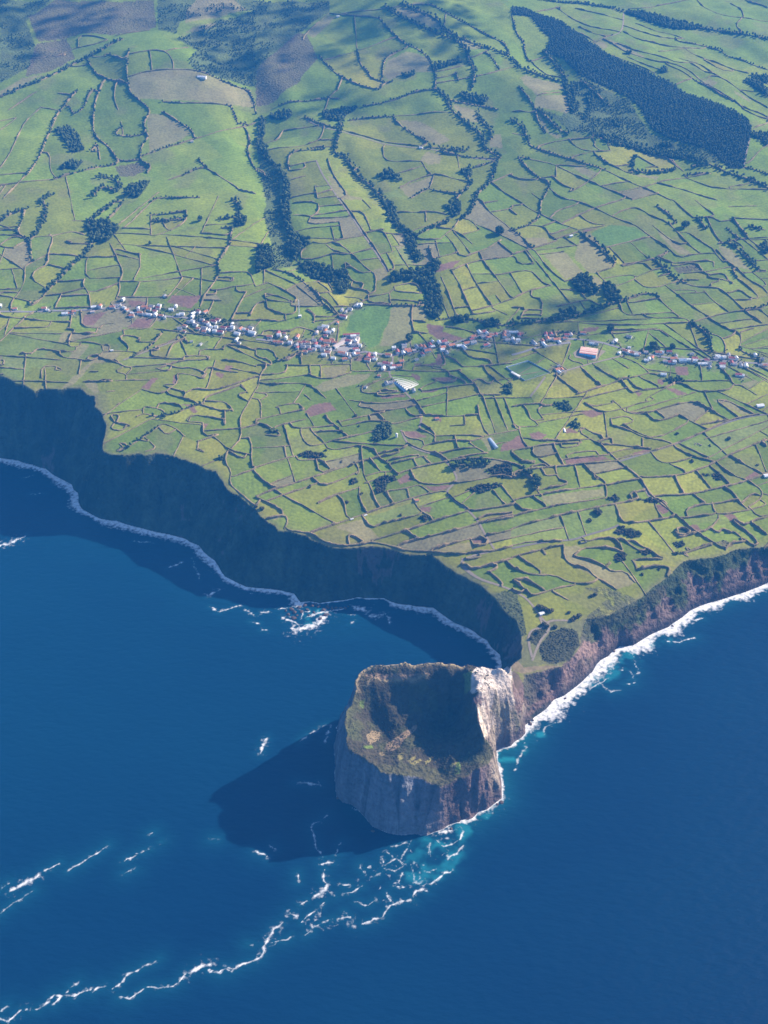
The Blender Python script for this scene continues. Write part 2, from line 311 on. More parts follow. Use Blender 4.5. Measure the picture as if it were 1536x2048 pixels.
# ------------------------------------------------------------------ field boundaries, tree rows, lanes and ploughed plots
# Each block is one sheet of the survey: origin in the photograph, then lines at three units per photo pixel.
# h hedge bank, d row of trees, D broad belt of trees, r road, l lane, w wood outline, c clump / bush (x y radius)
SURVEY = """
@0 0
D 0 580 60 560 130 525 230 490 330 445 400 410 440 385 520 345 600 310 680 260 740 235
d 520 345 545 400 580 450 640 475 720 490 770 505
d 640 320 690 345 760 360 775 300
d 765 360 760 430 770 500 780 560 830 600 890 650 900 680 860 740 880 790 850 810 760 820 690 810 715 770
d 620 490 590 560 565 640 560 720 560 790 590 840 640 870 680 920 700 960 760 970 840 960
d 880 800 890 820 850 870 840 950 860 980 910 1000 880 1040
h 840 940 915 915 1000 885 1100 855 1150 840 1250 810 1380 775 1536 735
d 840 940 915 915 1000 885 1100 855
d 970 670 1040 710 1100 750 1150 780 1170 830
d 470 540 420 590 380 640 340 690 315 750 280 830 255 900 215 980 160 1050
h 160 1050 100 1110 20 1190
h 0 1050 140 1040
h 50 660 130 610 220 550
h 240 645 340 660
h 350 560 430 570
h 0 1115 150 1090 330 1075
d 330 1075 400 1050 500 1025 600 1000 690 990
w 350 1020 380 975 500 965 460 1015
w 340 800 330 770 420 760 480 830 505 900 430 925 390 850
w 740 1170 780 1110 900 1080 870 1140 820 1190
d 420 640 440 690 500 650 550 540
h 0 1010 60 920 100 840 130 760 180 700 250 640
h 0 725 100 705
h 0 780 90 715
h 690 520 685 600 710 660
h 725 730 740 800
d 975 610 1100 620
h 1100 620 1360 630
d 1390 640 1410 700 1430 745 1470 740
h 780 460 900 425 1040 415 1180 425
d 1180 425 1280 460 1400 515 1490 540 1520 600 1536 680
h 780 325 860 310 920 300 1000 310 1040 370 1040 390
h 990 310 1130 285
d 1190 955 1240 1010
h 1240 1010 1330 1065 1410 1115 1440 1145 1536 1165
d 950 1185 1080 1190 1200 1185
h 300 920 300 1020 330 1060
h 590 880 600 960
d 540 910 580 870
d 1480 780 1500 850 1480 900 1510 980 1536 1020
h 1010 1080 1100 1050
d 1100 1050 1180 1015
h 460 290 560 270 650 240
h 470 280 470 220 560 215 640 235
h 690 215 760 200 840 190 900 180
h 560 345 700 330
h 900 310 910 390
h 430 400 500 395
D 600 1060 700 1080 720 1130
D 560 1180 600 1120 700 1150
D 250 1200 300 1170
h 330 340 420 300
h 180 350 260 345 400 330
@512 0
d 380 340 430 395 470 435 520 465 600 505 660 525 740 540 770 500 820 490
d 520 465 490 540
h 490 540 440 580 420 640 400 700
d 135 635 290 610 430 590
h 440 590 500 595
w 75 690 200 655 220 690 180 720 90 720
w 400 670 520 650 620 640 540 690 520 730 430 725 400 700
h 590 100 600 200 605 300
d 605 300 625 390 670 430 690 470 760 490
h 440 355 520 330 600 310
h 630 300 700 275 800 235
d 740 110 790 170 850 230 900 270 980 300 1030 340 1060 400 1080 460 1075 530
d 900 290 830 320 780 350 760 400 760 470
h 440 80 560 95 740 110
h 440 80 380 130 300 200 280 240
h 460 90 600 70 760 60 900 30 1020 30
D 780 40 830 80 920 125 1030 175 1130 215 1210 250 1270 300 1270 350 1310 410 1310 480 1290 540
D 880 20 950 60 1080 110 1130 190 1250 240 1400 295 1536 350
h 920 105 1020 100
d 1050 30 1150 80 1280 150 1400 220 1490 260 1520 320
h 1140 70 1130 160
d 640 640 760 620 860 590 950 555 1040 540 1090 540
D 1090 540 1140 590 1160 640 1230 710 1300 770 1350 800 1370 890 1420 920 1470 950
w 865 435 900 448 950 430 955 448 920 465 890 462
w 1050 390 1230 350 1240 375 1120 410 1060 430
h 1090 430 1180 410 1240 395
h 1090 500 1200 480 1290 465 1420 440 1536 400
h 1100 470 1190 445
d 1200 440 1215 490
d 1400 330 1440 380 1460 420
h 1310 345 1390 305
d 1150 600 1250 620 1370 640 1450 660
D 1320 670 1350 720 1410 780 1410 840
w 1220 560 1400 580 1370 630 1250 600
d 550 725 640 710 740 705 800 700
h 800 700 900 690 1020 680 1150 675
d 840 730 880 760 930 800 1000 835 1030 860
l 300 715 350 745 430 775 520 790 620 820 720 850 790 868 900 880 1000 890 1200 930 1450 965
d 300 705 350 730 430 760 520 780
h 520 780 620 810 720 838 790 856 900 868 990 878
D 1040 885 1120 895 1260 905
d 1120 920 1250 940 1400 950 1460 960
h 160 785 260 770 370 755
h 410 760 400 800 380 840 300 870 180 885 60 905
h 400 840 480 840
h 340 885 450 880
D 510 740 500 800 480 870 470 920 540 950 580 1010 620 1070 680 1110 740 1170 770 1200
d 190 1000 195 940 230 910 310 900 410 895
l 360 960 400 1050 440 1110 500 1200
h 430 950 450 1020 490 1090 550 1170
h 200 1000 340 970
h 200 1030 300 1010
h 210 1080 300 1055
h 210 1190 340 1160
h 350 1110 370 1190
h 370 1120 440 1110
h 370 1165 460 1140
h 370 1190 480 1180
h 760 890 770 960 850 970
h 990 960 1030 1030 1050 1050
h 850 1040 930 1020 1000 995
h 860 1130 950 1080 1070 1045 1150 1060 1260 1090
h 1070 1045 1050 1110 1040 1130
d 1040 1130 980 1160 930 1190
d 1070 1145 1170 1160
w 730 1060 810 1010 840 1050 890 1090 830 1080 760 1075
w 1220 1030 1280 1000 1300 1050 1240 1050
d 1300 1010 1400 980 1450 960
D 1270 1050 1290 1110 1220 1170 1200 1200
D 1440 980 1420 1060 1400 1100 1340 1150 1310 1200
h 1210 950 1220 1010
h 1420 1100 1480 1150 1536 1185
h 1400 1100 1536 1040
w 20 700 60 720 50 800 35 850 80 950 150 1010 200 1080 205 1200 150 1200 160 1090 110 1010 40 950 5 870
h 20 1010 80 1070
d 0 1020 60 1060
h 60 860 130 840 160 790
d 590 1020 620 1010
h 850 970 990 970
@1024 0
l 1430 820 1410 900 1390 1010
D 410 490 470 530 520 580 590 640
w 300 500 400 500 380 600 410 640 370 690 340 640 320 560
w 440 560 480 560 495 650 440 720 420 720 460 640
w 560 750 640 700 650 760 600 760
D 0 350 50 410 150 450 250 480 330 495
d 0 100 30 210 70 250 75 310 95 360
h 90 370 190 345
D 190 310 240 360 290 430 330 480
h 130 380 180 440 290 465
d 40 520 90 580 130 640
h 150 575 290 555
h 0 670 130 675
d 140 660 150 720 200 800
D 0 720 60 760 100 850
d 100 850 110 880 170 900 260 930 370 960 460 990 560 1020
h 0 800 100 820
D 160 660 220 720 280 780 340 800
D 480 810 600 860 760 890 900 930 1050 950 1200 990 1300 1040 1400 1070 1500 1110 1536 1130
h 160 875 300 840 480 830
h 340 830 370 870 440 905 530 910 590 905
h 500 860 490 875 540 910
h 570 860 590 900
h 370 940 480 910 580 905
d 500 930 570 980
h 620 1000 700 990
h 560 980 640 1010 700 1040
D 740 940 720 990 730 1030 860 1040 980 1020
h 750 935 830 980 880 1010
h 850 930 940 950 1000 1000 1030 1030
h 800 1005 870 1000
D 1080 1000 1170 990
d 1030 1050 1180 1040
h 940 960 1030 1030
h 880 1100 1000 1130 1150 1180 1230 1200
h 890 1090 1050 1065 1200 1040
h 1050 1070 1150 1110 1220 1130 1536 1140
h 1300 1120 1420 1105
h 560 1020 680 1080 800 1130 890 1170 950 1200
h 130 960 240 980 340 1030 420 1070 560 1130 640 1160 720 1200
h 270 990 430 1000
d 40 940 130 960
d 40 950 90 1010 160 1070 230 1100 210 1150 180 1200
h 230 1130 280 1180 340 1200
h 265 990 265 1060
h 240 1060 300 1110 360 1130
h 160 1070 265 1060
h 0 1060 60 1080 150 1080
h 120 1160 160 1190
h 550 1115 700 1090
h 340 1160 430 1110 520 1040
h 780 1125 900 1090
h 760 1190 880 1160
h 660 1150 780 1125
w 680 60 900 100 1140 160 1130 175 1000 180 880 150 800 130 700 90
D 180 0 400 20 600 50 700 80 850 110
D 1130 170 1260 190 1400 210 1536 240
h 700 50 800 50 900 30 1060 0
h 1110 0 1160 50 1250 90 1400 110 1536 130
h 1380 110 1340 150 1380 190
h 1310 20 1380 60 1390 100
h 1400 0 1536 50
h 290 60 400 130 500 170 640 190
h 150 70 290 40
h 400 160 480 200 540 210
h 370 190 430 210 500 250
h 480 260 560 225 600 210
h 380 50 520 80 660 120
l 670 80 665 190 600 215
h 560 240 640 290 740 330 860 370 960 380 1060 420 1130 480 1230 540 1330 600 1390 650 1536 700
h 640 260 760 310 900 340 1000 380 1110 375
h 670 190 760 240 860 260 960 280 1060 290
h 690 160 800 200 920 230 1030 230
h 740 140 880 190 1040 235
d 1000 250 1130 270 1250 300 1290 340 1400 370 1536 420
h 880 310 960 300 1060 290 1150 290
h 1060 310 1180 360 1300 410 1420 440
h 1000 350 1110 380 1190 430 1300 490
h 1090 390 1150 430 1210 440
h 1150 360 1250 420 1330 430
w 1380 480 1450 470 1536 540 1536 590 1440 520
w 1440 450 1536 450 1536 510 1480 480
h 1130 480 1220 450 1300 490 1380 550 1450 600 1536 650
h 1380 540 1450 550
w 880 430 930 400 940 440
h 600 330 700 370 860 440
h 690 340 800 390 900 420
h 980 510 1060 480
h 930 390 1040 440 1110 490
d 1110 490 1180 520 1250 570 1330 610
w 660 320 710 310 710 330
h 1370 630 1400 670 1536 720
w 1440 800 1500 790 1536 800 1536 880 1500 850 1440 820
h 1450 770 1536 740
h 1420 980 1490 900 1536 870
d 1430 1010 1536 1050
w 480 800 560 810 760 870 900 900 1050 930 1180 980 1060 960 880 940 700 890 560 850
w 880 860 960 860 970 890 900 885
@0 400
D 0 130 60 85 150 60
d 150 60 130 130 100 200 180 240
D 260 0 280 80 250 150 215 210 180 240
d 180 250 190 360
h 190 225 300 215
D 690 10 610 70 540 120 530 150
w 520 130 640 130 720 160 680 210 640 255 550 250 530 190
D 550 260 500 340 430 390 350 480 290 540
d 290 540 240 600 180 640
d 740 10 680 90 650 110
h 910 10 850 70 790 130 740 170
h 730 170 890 175
d 905 90 1000 85 1110 70
D 920 130 1000 125 1110 115
h 905 90 905 190 910 220 1000 190 1115 135 1120 70
h 980 140 1000 175 1030 185
c 1200 125 16
c 900 265 14
D 1320 120 1410 100 1460 120
d 1330 170 1400 170
h 1200 200 1280 205 1370 215 1390 190
w 1420 60 1480 110 1470 150 1400 170 1410 120
D 1410 0 1440 60
d 1390 190 1380 260 1340 330 1300 380 1320 430 1290 490
h 1310 440 1440 430 1500 435 1530 510
h 530 345 670 345
h 660 260 690 320 710 370 740 430 720 490
h 710 295 790 320 850 330
h 840 330 840 410
h 515 370 515 470 620 470 720 465
h 740 490 860 490 980 480 1095 465
h 510 470 495 510 530 550 540 600 545 650
h 530 550 580 550 700 505
h 715 490 720 540 695 600
h 840 490 820 540 795 580
h 700 580 850 585 990 580
h 1095 470 1050 530 1000 590
h 885 585 880 640
h 300 325 400 330 480 340
h 430 265 520 265
h 390 245 430 250
h 430 125 520 125
h 440 190 510 210
h 300 200 320 240 290 310 290 390 210 420 190 480 280 530
h 310 215 400 195
h 320 395 390 415
h 350 490 500 480
h 270 575 370 565 490 535
h 375 580 500 570
h 370 570 330 650
h 0 555 110 555
h 150 400 150 480 120 550 70 610 65 650
h 90 590 180 610
h 0 280 80 290
h 90 280 170 240
h 10 260 90 215 180 240
h 0 180 90 180
h 0 575 60 580
h 280 330 200 370 150 400
r 0 670 150 670 300 665 450 665 600 650 740 650 800 680 900 680 1000 700 1130 705 1200 740 1300 770 1420 790 1536 820
h 330 650 540 645
h 0 700 130 710 260 725 410 735
h 150 700 200 680
h 90 770 210 765 290 765
h 0 850 60 790 130 730
h 430 700 420 770
h 395 775 450 780
h 490 690 490 760 600 770
h 620 745 680 740
h 740 770 890 775 930 730
h 745 810 840 825
h 715 830 775 880
h 820 855 940 850
h 610 870 660 870
h 440 800 575 805
h 400 850 555 855
h 430 800 410 850
h 410 880 480 880
h 390 910 450 910
h 230 890 360 910 360 935 410 950 460 950
h 120 920 185 925
h 535 935 600 935
h 500 965 560 965
h 590 945 640 960 730 985
h 620 905 800 910
d 970 800 920 860 870 900 800 940
h 690 1030 760 1045
h 600 1080 690 1085
h 740 1080 900 1080
h 910 940 1000 950
h 910 905 960 900
h 930 880 1000 860
h 250 1070 250 1000 320 995 340 1000
h 330 1022 380 1022
h 1110 935 1260 935
h 1200 895 1340 900
h 1350 870 1430 870 1536 905
h 1000 990 1080 1010 1150 1005 1240 1040
h 1250 1000 1330 1025 1430 1035
h 1330 960 1440 970 1536 1000
h 1080 1040 1160 1050 1220 1075
h 1000 860 1060 830
h 1080 800 1140 870
h 1170 1130 1280 1145 1400 1110 1536 1060
h 850 1135 950 1165 1000 1150 1070 1090 1060 1050
h 970 1110 1050 1105
h 1450 1110 1480 1150
h 1480 550 1430 640 1390 720
h 1400 680 1500 680
h 1390 725 1536 720
h 1280 545 1370 530
h 1300 480 1400 490
h 1310 465 1400 465
h 1240 600 1330 605
h 1250 570 1300 565
h 1400 520 1470 515
h 1420 550 1480 555
h 1536 620 1500 700
h 1290 490 1230 570 1200 640
l 740 960 900 900 1100 830
h 950 1010 1100 960 1250 960
h 500 1090 640 1090
h 540 1030 590 1030
h 690 955 740 1000 800 1005
h 1010 920 1040 860 1120 830
h 930 1010 1010 1030
h 0 960 25 960
h 0 990 20 990
h 0 1050 20 1045
h 660 620 690 640
@512 400
w 140 0 200 0 210 150 240 200 300 230 335 260 270 300 240 370 190 330 190 200 150 100
w 0 290 90 280 110 330 100 400 0 440
w 250 380 340 370 450 420 540 430 560 490 540 560 500 570 460 500 400 490 330 470 260 400
d 120 420 200 440 270 480 330 530 370 560 400 620 460 670 500 700
l 500 0 560 80 620 170 680 260 740 350 790 430
h 510 -10 572 76 632 166 692 256 752 346 800 430
w 740 0 790 0 840 60 860 140 920 190 960 210 960 290 1010 350 960 380 920 320 890 200 800 130 780 60
D 970 210 1050 170 1150 130
w 1130 40 1230 0 1220 90 1170 110 1150 60
w 800 450 940 430 1080 360 1110 400 1060 460 1110 560 1130 660 1080 720 1030 700 1000 660 1030 620 1000 520 940 480 800 500
d 1100 720 1200 700 1300 720 1400 740 1536 760
w 1350 730 1440 730 1460 770 1370 760
w 1170 720 1270 690 1280 740 1180 740
h 220 20 370 10 380 70 340 95
h 380 40 500 30
h 350 90 540 65
h 220 90 330 100
h 330 100 310 150 500 130
h 350 110 550 100
h 500 130 525 230
h 340 255 420 265 520 235 640 215
h 280 355 360 355 470 320 540 330 620 310 690 295
h 270 350 270 310 300 290
h 420 265 460 300 520 320 570 325
h 450 250 520 275 570 320 620 370 680 420 720 450 715 540
h 530 370 540 430 580 490 650 500
h 570 400 630 440 690 430
h 640 360 720 350
h 570 70 640 70 680 150 690 190 770 175
h 650 200 760 180 800 250 820 310
h 740 325 830 310
h 780 200 890 210
h 820 280 890 275
h 790 330 840 415
h 640 0 690 50
h 840 75 960 75 1070 70 1150 90
h 1020 80 1020 130
h 970 240 1100 240 1130 210 1190 170 1220 110
h 1180 180 1250 220 1300 265
h 1140 210 1190 270 1230 350 1340 310 1390 290
h 1240 110 1290 120 1340 175
h 1080 350 1150 330 1210 315
d 1060 360 1040 290
h 1340 180 1250 205
h 1100 170 1180 175
D 1310 0 1290 70 1240 110
h 1350 0 1390 60 1450 110 1530 175
h 1370 20 1450 5
h 1430 70 1536 50
h 1450 250 1510 300 1536 320
h 1390 290 1480 235
c 1462 205 24
h 1110 460 1150 550 1180 630 1200 690 1240 700
h 1170 420 1220 500 1260 600 1300 680
h 1265 390 1310 480 1360 560 1420 640
h 1340 310 1370 380 1430 450 1490 530 1525 580
h 1180 420 1270 380 1370 360 1536 340
h 1250 540 1330 520
h 1300 665 1420 635 1536 595
h 1420 650 1510 690
h 1290 690 1430 670
h 1200 650 1280 640
h 1450 450 1536 435
h 1440 570 1460 600
h 940 640 930 700 950 800
d 820 635 1010 640
h 560 620 700 630 820 635
h 670 570 680 620 810 625
h 690 580 800 560 820 540
h 800 560 805 610
h 830 530 840 550 960 560
h 830 515 960 500 1000 560
h 860 600 980 610
h 570 510 570 530 660 540
h 530 580 610 585
h 490 640 600 635 660 600
h 715 550 670 570
h 935 720 1020 735
h 940 795 1030 800
h 1140 760 1300 790
h 60 490 130 520 200 560 250 590
h 50 560 60 600 150 610 230 615
h 110 570 200 600
h 70 650 160 690 240 680
h 0 520 60 500
h 320 660 360 700
h 340 730 480 715
h 380 700 470 700
h 210 640 370 640
h 0 720 180 730
h 50 780 200 790
h 0 810 80 820
h 250 760 330 780
h 400 590 430 610 490 680 510 710
h 400 560 460 550
h 190 540 240 510
h 300 660 350 690 350 740
h 70 650 60 600
r 0 835 100 845 210 860 330 880 470 900 560 920 650 912
r 650 910 820 935 950 915 1060 885 1200 855 1290 830 1400 800 1536 800
l 500 710 440 750 350 790 330 870
l 820 935 820 1000 790 1040 860 1120 930 1190
h 170 990 270 995 400 990 560 985
h 180 970 240 930
h 270 940 275 990
h 440 930 460 985
h 570 1000 570 1030 700 1025 780 1030
h 310 1050 420 1080 560 1040
h 320 1000 330 1050
h 390 1000 390 1060
h 0 890 100 900 130 960
h 0 940 80 960 100 990
h 0 990 60 990
h 10 1130 30 1040 60 1010
h 60 1050 150 1040
h 30 1100 120 1110
h 0 1155 80 1165
h 150 1100 280 1100
h 340 1120 420 1190
h 290 1165 330 1200
h 190 990 180 1030
d 130 970 200 940 280 910
h 570 990 570 940
h 630 1130 640 1160 760 1160 880 1150
h 730 1180 890 1165
h 680 1110 730 1085 780 1070
h 740 1140 850 1145
h 840 1020 1060 1030 1160 1030 1240 1020
h 1060 1010 1130 1015 1160 1040 1160 1060
h 950 990 1110 1000
h 1240 1000 1350 1000 1536 980
h 1220 1030 1280 1080 1320 1110 1350 1180
h 1160 1050 1250 1090
h 1050 1070 1130 1100 1190 1090
h 980 1130 1080 1090
h 1000 1150 1140 1125 1300 1105
h 1360 1170 1470 1170
h 1380 1030 1430 1080 1500 1120
h 1340 1070 1400 1110
h 1240 900 1290 950 1400 960
h 1160 940 1240 1000
h 1110 900 1140 980
w 1480 1110 1536 1100 1536 1170 1490 1160
c 925 840 20
@1024 400
h 30 0 100 50 160 80 260 130 400 180
h 0 35 60 30
h 240 100 270 65 370 35
h 370 0 500 50 600 100 740 150
h 600 100 660 65 730 45
h 320 130 480 55 660 0
h 400 180 560 155
h 410 95 470 140 550 150
h 210 150 260 130
h 110 150 180 160 210 180 230 220 270 240
h 240 205 330 175
h 250 240 340 210 400 190
h 0 330 60 310 130 290 270 245
d 20 190 60 220 110 280
d 0 185 100 150 165 110 175 0
h 0 70 30 90
h 180 0 170 70
h 145 310 200 390 260 450 320 490
h 190 325 310 310
h 310 490 400 470
h 90 320 130 380
h 20 340 40 385 130 385
h 0 435 110 420 160 470 190 500 230 515
h 0 595 100 545 240 510
h 120 545 110 580 185 600 175 700
h 50 710 180 715 280 710
h 60 690 170 690
h 50 710 75 660 175 660
h 0 645 70 650
D 410 190 460 240 520 280 570 330 620 380
h 550 290 680 255 820 225
h 780 180 860 240 940 290 1000 350 1100 325 1200 320
d 940 310 860 350
h 860 350 780 370 650 390
D 840 350 900 400 970 460 1040 500
h 1040 500 1100 520 1240 530
h 890 350 960 380 1060 375 1110 370 1210 365 1210 400
h 900 340 940 310
h 960 400 1100 375 1140 420
h 1030 440 1140 430 1180 450
h 1030 480 1120 480
h 1180 470 1290 480 1330 510
h 1190 450 1270 440 1300 480
h 1190 500 1240 490
h 670 400 780 370 840 420
h 560 470 640 455 730 450 745 470 700 490 610 520
h 750 460 830 425 900 410
h 750 490 800 525 870 525 990 490
h 880 460 920 450
h 510 440 560 490 600 520
h 510 435 600 410
w 370 470 400 440 450 445 480 490 480 540 440 560 390 550 360 500
w 450 540 500 520 520 560 470 575
w 540 510 590 500 620 540 660 590 640 610 570 600 550 560
w 290 660 360 650 390 690 330 710 280 700
D 0 740 100 740 260 720 400 690 500 660 600 620 680 600
d 680 600 800 560 870 570
h 460 600 540 640
h 270 640 400 610 460 600
h 640 610 670 690 780 690 960 670 990 690
h 690 600 700 620 800 605 890 590
h 880 590 930 640 970 670
h 780 680 820 710 1020 705 1060 720
h 420 740 560 750 760 750 900 740 1080 735 1180 705 1300 675 1400 665 1480 650
h 930 520 1010 580 1080 640 1180 700
h 980 540 1100 540
h 1020 560 1150 555
h 1150 540 1200 600 1300 670
h 1240 530 1310 580 1400 670 1500 740
h 1310 555 1370 540 1420 580 1440 590
h 1340 600 1430 600
h 1180 710 1280 770 1370 800 1375 850 1360 890
D 1080 740 1170 800 1200 900
h 1180 800 1250 820 1280 860 1280 920
h 1280 830 1330 810
h 1370 795 1450 770
h 1100 0 1160 50 1220 90
h 970 0 1030 60 1080 100
d 870 40 930 80 990 140
h 780 60 840 100 930 130 990 190 1050 260 1130 320
c 1030 165 22
h 1050 190 1120 240 1200 290
h 1170 110 1210 200 1250 250
h 1090 110 1190 100 1250 130
D 1110 110 1160 170
h 1250 130 1330 120
d 1320 110 1370 170 1410 220
d 1290 170 1360 235
D 1430 160 1520 180
h 1300 40 1470 35
h 1340 110 1536 120
h 840 150 900 200 1000 270
h 1230 270 1340 240 1430 230 1536 225
h 1230 300 1290 370 1370 430 1420 480 1500 520 1536 560
h 1200 290 1260 370
D 1300 260 1370 310 1430 370 1470 410
d 1320 420 1350 470
h 1350 470 1430 530 1490 590
h 1440 430 1536 510
h 1380 440 1480 430
h 1340 250 1400 290
h 1430 240 1490 290
w 1490 260 1536 250 1536 320 1500 320
h 1480 420 1536 430
d 1400 660 1480 650 1536 630
r 0 930 60 915 150 885 250 870 350 855
r 250 830 400 835 480 845 560 860 700 905 850 930 950 950 1100 955 1200 962 1300 968 1536 985
l 250 1050 400 1000 600 950 680 930
h 150 915 230 960 320 1010
h 350 930 340 960 420 980
h 490 990 560 1040 640 1080
d 640 1080 700 1070
h 700 1070 820 1040
h 600 950 700 1010
h 650 940 740 970 820 1030
h 410 1000 470 1060 530 1110
h 270 1060 350 1120 400 1160
l 200 1060 150 1130 110 1180
h 380 1170 540 1120 680 1070
h 660 1090 720 1160
h 700 1080 760 1140 860 1130
h 780 1070 870 1110
h 740 1150 900 1130 980 1100
h 800 1190 960 1110
h 820 1040 890 1050
h 1020 1100 1110 1150 1200 1150 1300 1140
h 1370 1110 1420 1140 1470 1170
h 1390 1010 1500 1060 1536 1080
h 1250 1010 1300 1060 1330 1110
w 920 1080 1000 1060 1040 1090 960 1100
w 830 880 870 860 890 900 850 900
c 960 892 16
c 820 888 10
c 590 785 18
d 1400 920 1480 940
d 250 790 400 800
h 580 780 740 780 870 770
h 600 805 700 795 870 770 940 820
@0 700
h 860 340 920 345 980 360
h 820 400 860 380 920 395
h 690 435 780 455
h 660 475 735 485
h 660 390 720 390
h 710 555 760 565
d 740 600 850 530 950 460
h 960 315 1080 330
d 950 400 1050 380 1150 340 1220 320
h 1020 270 1100 290 1180 315
h 1220 320 1240 280 1340 250 1440 210
h 1440 210 1490 260
h 1210 330 1270 350 1350 370 1390 360
h 1280 310 1350 310 1390 350 1400 370
h 1350 380 1350 460
h 1110 430 1210 435
h 1220 440 1220 520 1320 505
h 1190 545 1185 590
h 1310 540 1370 600 1500 630
h 1370 610 1460 655
h 1390 590 1450 530 1440 430 1450 380 1490 320 1530 240
h 1450 470 1536 450
h 1510 530 1510 700
h 1400 760 1520 720
h 1360 620 1350 670 1390 730 1375 800 1430 850 1500 910 1536 940
h 1420 270 1490 310
h 980 440 1050 465 1110 520
h 960 470 1000 510
h 840 540 900 550
h 870 610 940 590
h 690 610 760 580
h 1180 550 1280 520
h 1180 600 1240 615
w 960 390 990 380 990 410
w 1290 650 1340 640 1340 665
h 700 435 780 455
h 1150 390 1250 400 1340 420
h 700 330 720 318
h 640 250 690 245
h 1060 240 1120 255
@512 800
h 170 775 260 790 330 800 400 850 500 880 640 865 700 850 830 880 900 905 1050 910
h 1060 915 1200 930 1300 915 1430 905
h 330 795 480 745 620 695 800 630 1000 570 1120 545
h 860 865 1000 830 1200 780 1350 735 1536 690
h 690 845 880 790 1060 730 1250 675
h 910 790 970 835
h 1060 895 1200 855 1290 830
h 1290 840 1310 880 1400 865 1360 820 1290 840
h 0 580 130 530 340 465 500 410 680 355 860 320
h 0 405 170 350 240 335
h 20 465 90 520 130 530
h 10 590 80 620 160 665
h 60 715 180 690 190 730
h 345 475 400 515 500 485 610 430
h 170 280 180 340
h 240 340 260 365 360 355
h 360 360 380 440 480 410
h 390 360 440 405
h 270 210 300 260 340 280 500 235 740 180
h 0 135 60 155 130 190 150 220 60 210
w 70 180 110 170 130 190 90 200
h 130 155 220 135 300 115
h 210 145 230 170 350 165 460 155
h 330 180 370 220 400 245
h 350 190 500 185 530 200
h 0 120 150 85 290 60
h 30 0 30 100
h 110 40 250 15 280 50
h 140 50 145 70
h 415 90 440 130 500 170
h 490 120 520 160
h 520 160 680 125 780 130
h 500 130 660 95 770 75
h 680 40 720 75 860 50 940 40
h 610 40 690 50
h 680 95 690 125
h 900 60 940 100 1010 90
h 740 90 770 120
l 940 0 1000 90 980 170
h 950 -5 1010 85
h 560 0 700 25 930 0
h 830 145 900 125 1000 100
h 1010 90 1150 100 1320 90
h 1250 90 1255 145
h 1165 155 1250 150
h 1330 30 1340 100 1370 180 1400 210
h 1380 215 1460 200 1536 185
h 1100 215 1270 210 1370 220
h 1000 145 1050 175 1080 215
h 985 180 1040 195 1080 225
h 880 185 900 225 1000 240
h 1010 270 1200 240 1290 250 1360 225
h 1190 210 1210 290
h 1070 230 1075 260
h 1280 260 1380 320
h 1170 360 1300 330 1400 315
h 1160 365 1350 350 1440 355 1536 380
h 1110 320 1220 295 1310 285
l 870 180 910 270 1000 310 1090 330 1150 380 1190 430 1210 480 1170 520 1140 550 1180 600 1260 650 1330 720 1370 800 1430 895
h 915 262 1005 302 1095 322 1165 375
h 750 320 890 290
h 710 300 740 350 780 375
h 630 290 640 380 650 460 690 520 710 590 740 640
h 440 300 540 290 620 270 720 305
h 800 360 970 325
h 800 385 980 340 1030 335
h 1010 345 1050 385
h 950 365 970 400
h 800 395 850 450
h 860 440 980 400 1150 370
h 930 430 960 490 1060 510 1190 495
h 660 455 750 430 800 430
h 680 350 750 430
h 590 365 620 420 610 450
h 640 500 780 460
h 770 550 900 530 970 510 1000 520 1050 560
h 790 570 820 610
h 910 540 920 590
h 620 520 620 590 660 670
h 370 620 500 560 620 525
h 530 610 540 690
h 640 700 690 770 760 740 980 690
h 945 600 980 660 1050 700
w 710 180 750 140 810 140 820 190 800 230 730 250 690 240 720 210
w 710 490 740 460 820 450 850 480 790 500 770 560 720 560
w 250 330 300 305 400 320 430 340 340 355
w 560 490 590 470 620 490 580 510
w 970 710 1020 690 1070 710 1020 730
D 1180 400 1300 385 1400 380
w 1370 420 1450 390 1536 380 1536 450 1480 470 1400 440
w 1260 540 1330 510 1480 500 1470 520 1340 560
c 545 615 10
c 325 520 9
c 628 570 10
c 515 190 14
c 570 390 12
c 515 372 10
c 620 155 10
c 870 690 10
c 1040 170 12
c 600 95 12
c 415 302 10
c 35 652 14
c 0 640 12
h 1200 500 1330 480 1460 450
h 1310 665 1420 650 1536 630
h 1330 715 1380 690 1536 680
h 1370 735 1536 705
h 1400 810 1536 780
h 1430 905 1536 880
h 1420 540 1470 600 1500 630
h 1150 560 1200 610 1290 660
h 1250 985 1300 1020 1440 980 1536 950
h 1260 960 1350 945
h 1330 1010 1440 985 1450 1010 1380 1040
h 1400 1030 1480 1100
l 1430 905 1240 950 1230 990 1280 1040 1350 1080 1450 1110 1536 1140
h 550 815 590 815 640 850
@1024 800
r 0 890 200 850 370 840 450 810 600 770 640 750
r 640 370 800 320 1000 260 1150 190 1330 120 1450 95 1536 85
h 630 355 830 310 990 260 1180 180 1300 120 1480 85
h 0 435 140 410 380 390 620 365
h 550 290 600 330 660 390 760 460 800 520 840 580 900 600 960 680 1010 710 1080 780 1180 840 1280 900
l 650 375 770 460 815 580 860 595
h 0 770 180 720 380 670 600 625 760 600
h 0 700 170 655 330 620 560 590
h 0 600 160 570 400 530 560 510
h 0 875 100 850 300 848
h 0 945 150 905 310 870
h 850 575 1050 570 1200 540 1400 490 1536 440
h 580 510 700 485 770 475
h 800 465 1000 455 1150 410 1240 360 1400 290 1536 235
h 680 740 850 725 960 705
h 630 650 650 720
h 850 620 900 710
h 870 600 940 660
h 560 510 570 570
h 440 400 490 450 560 490
h 490 450 500 480
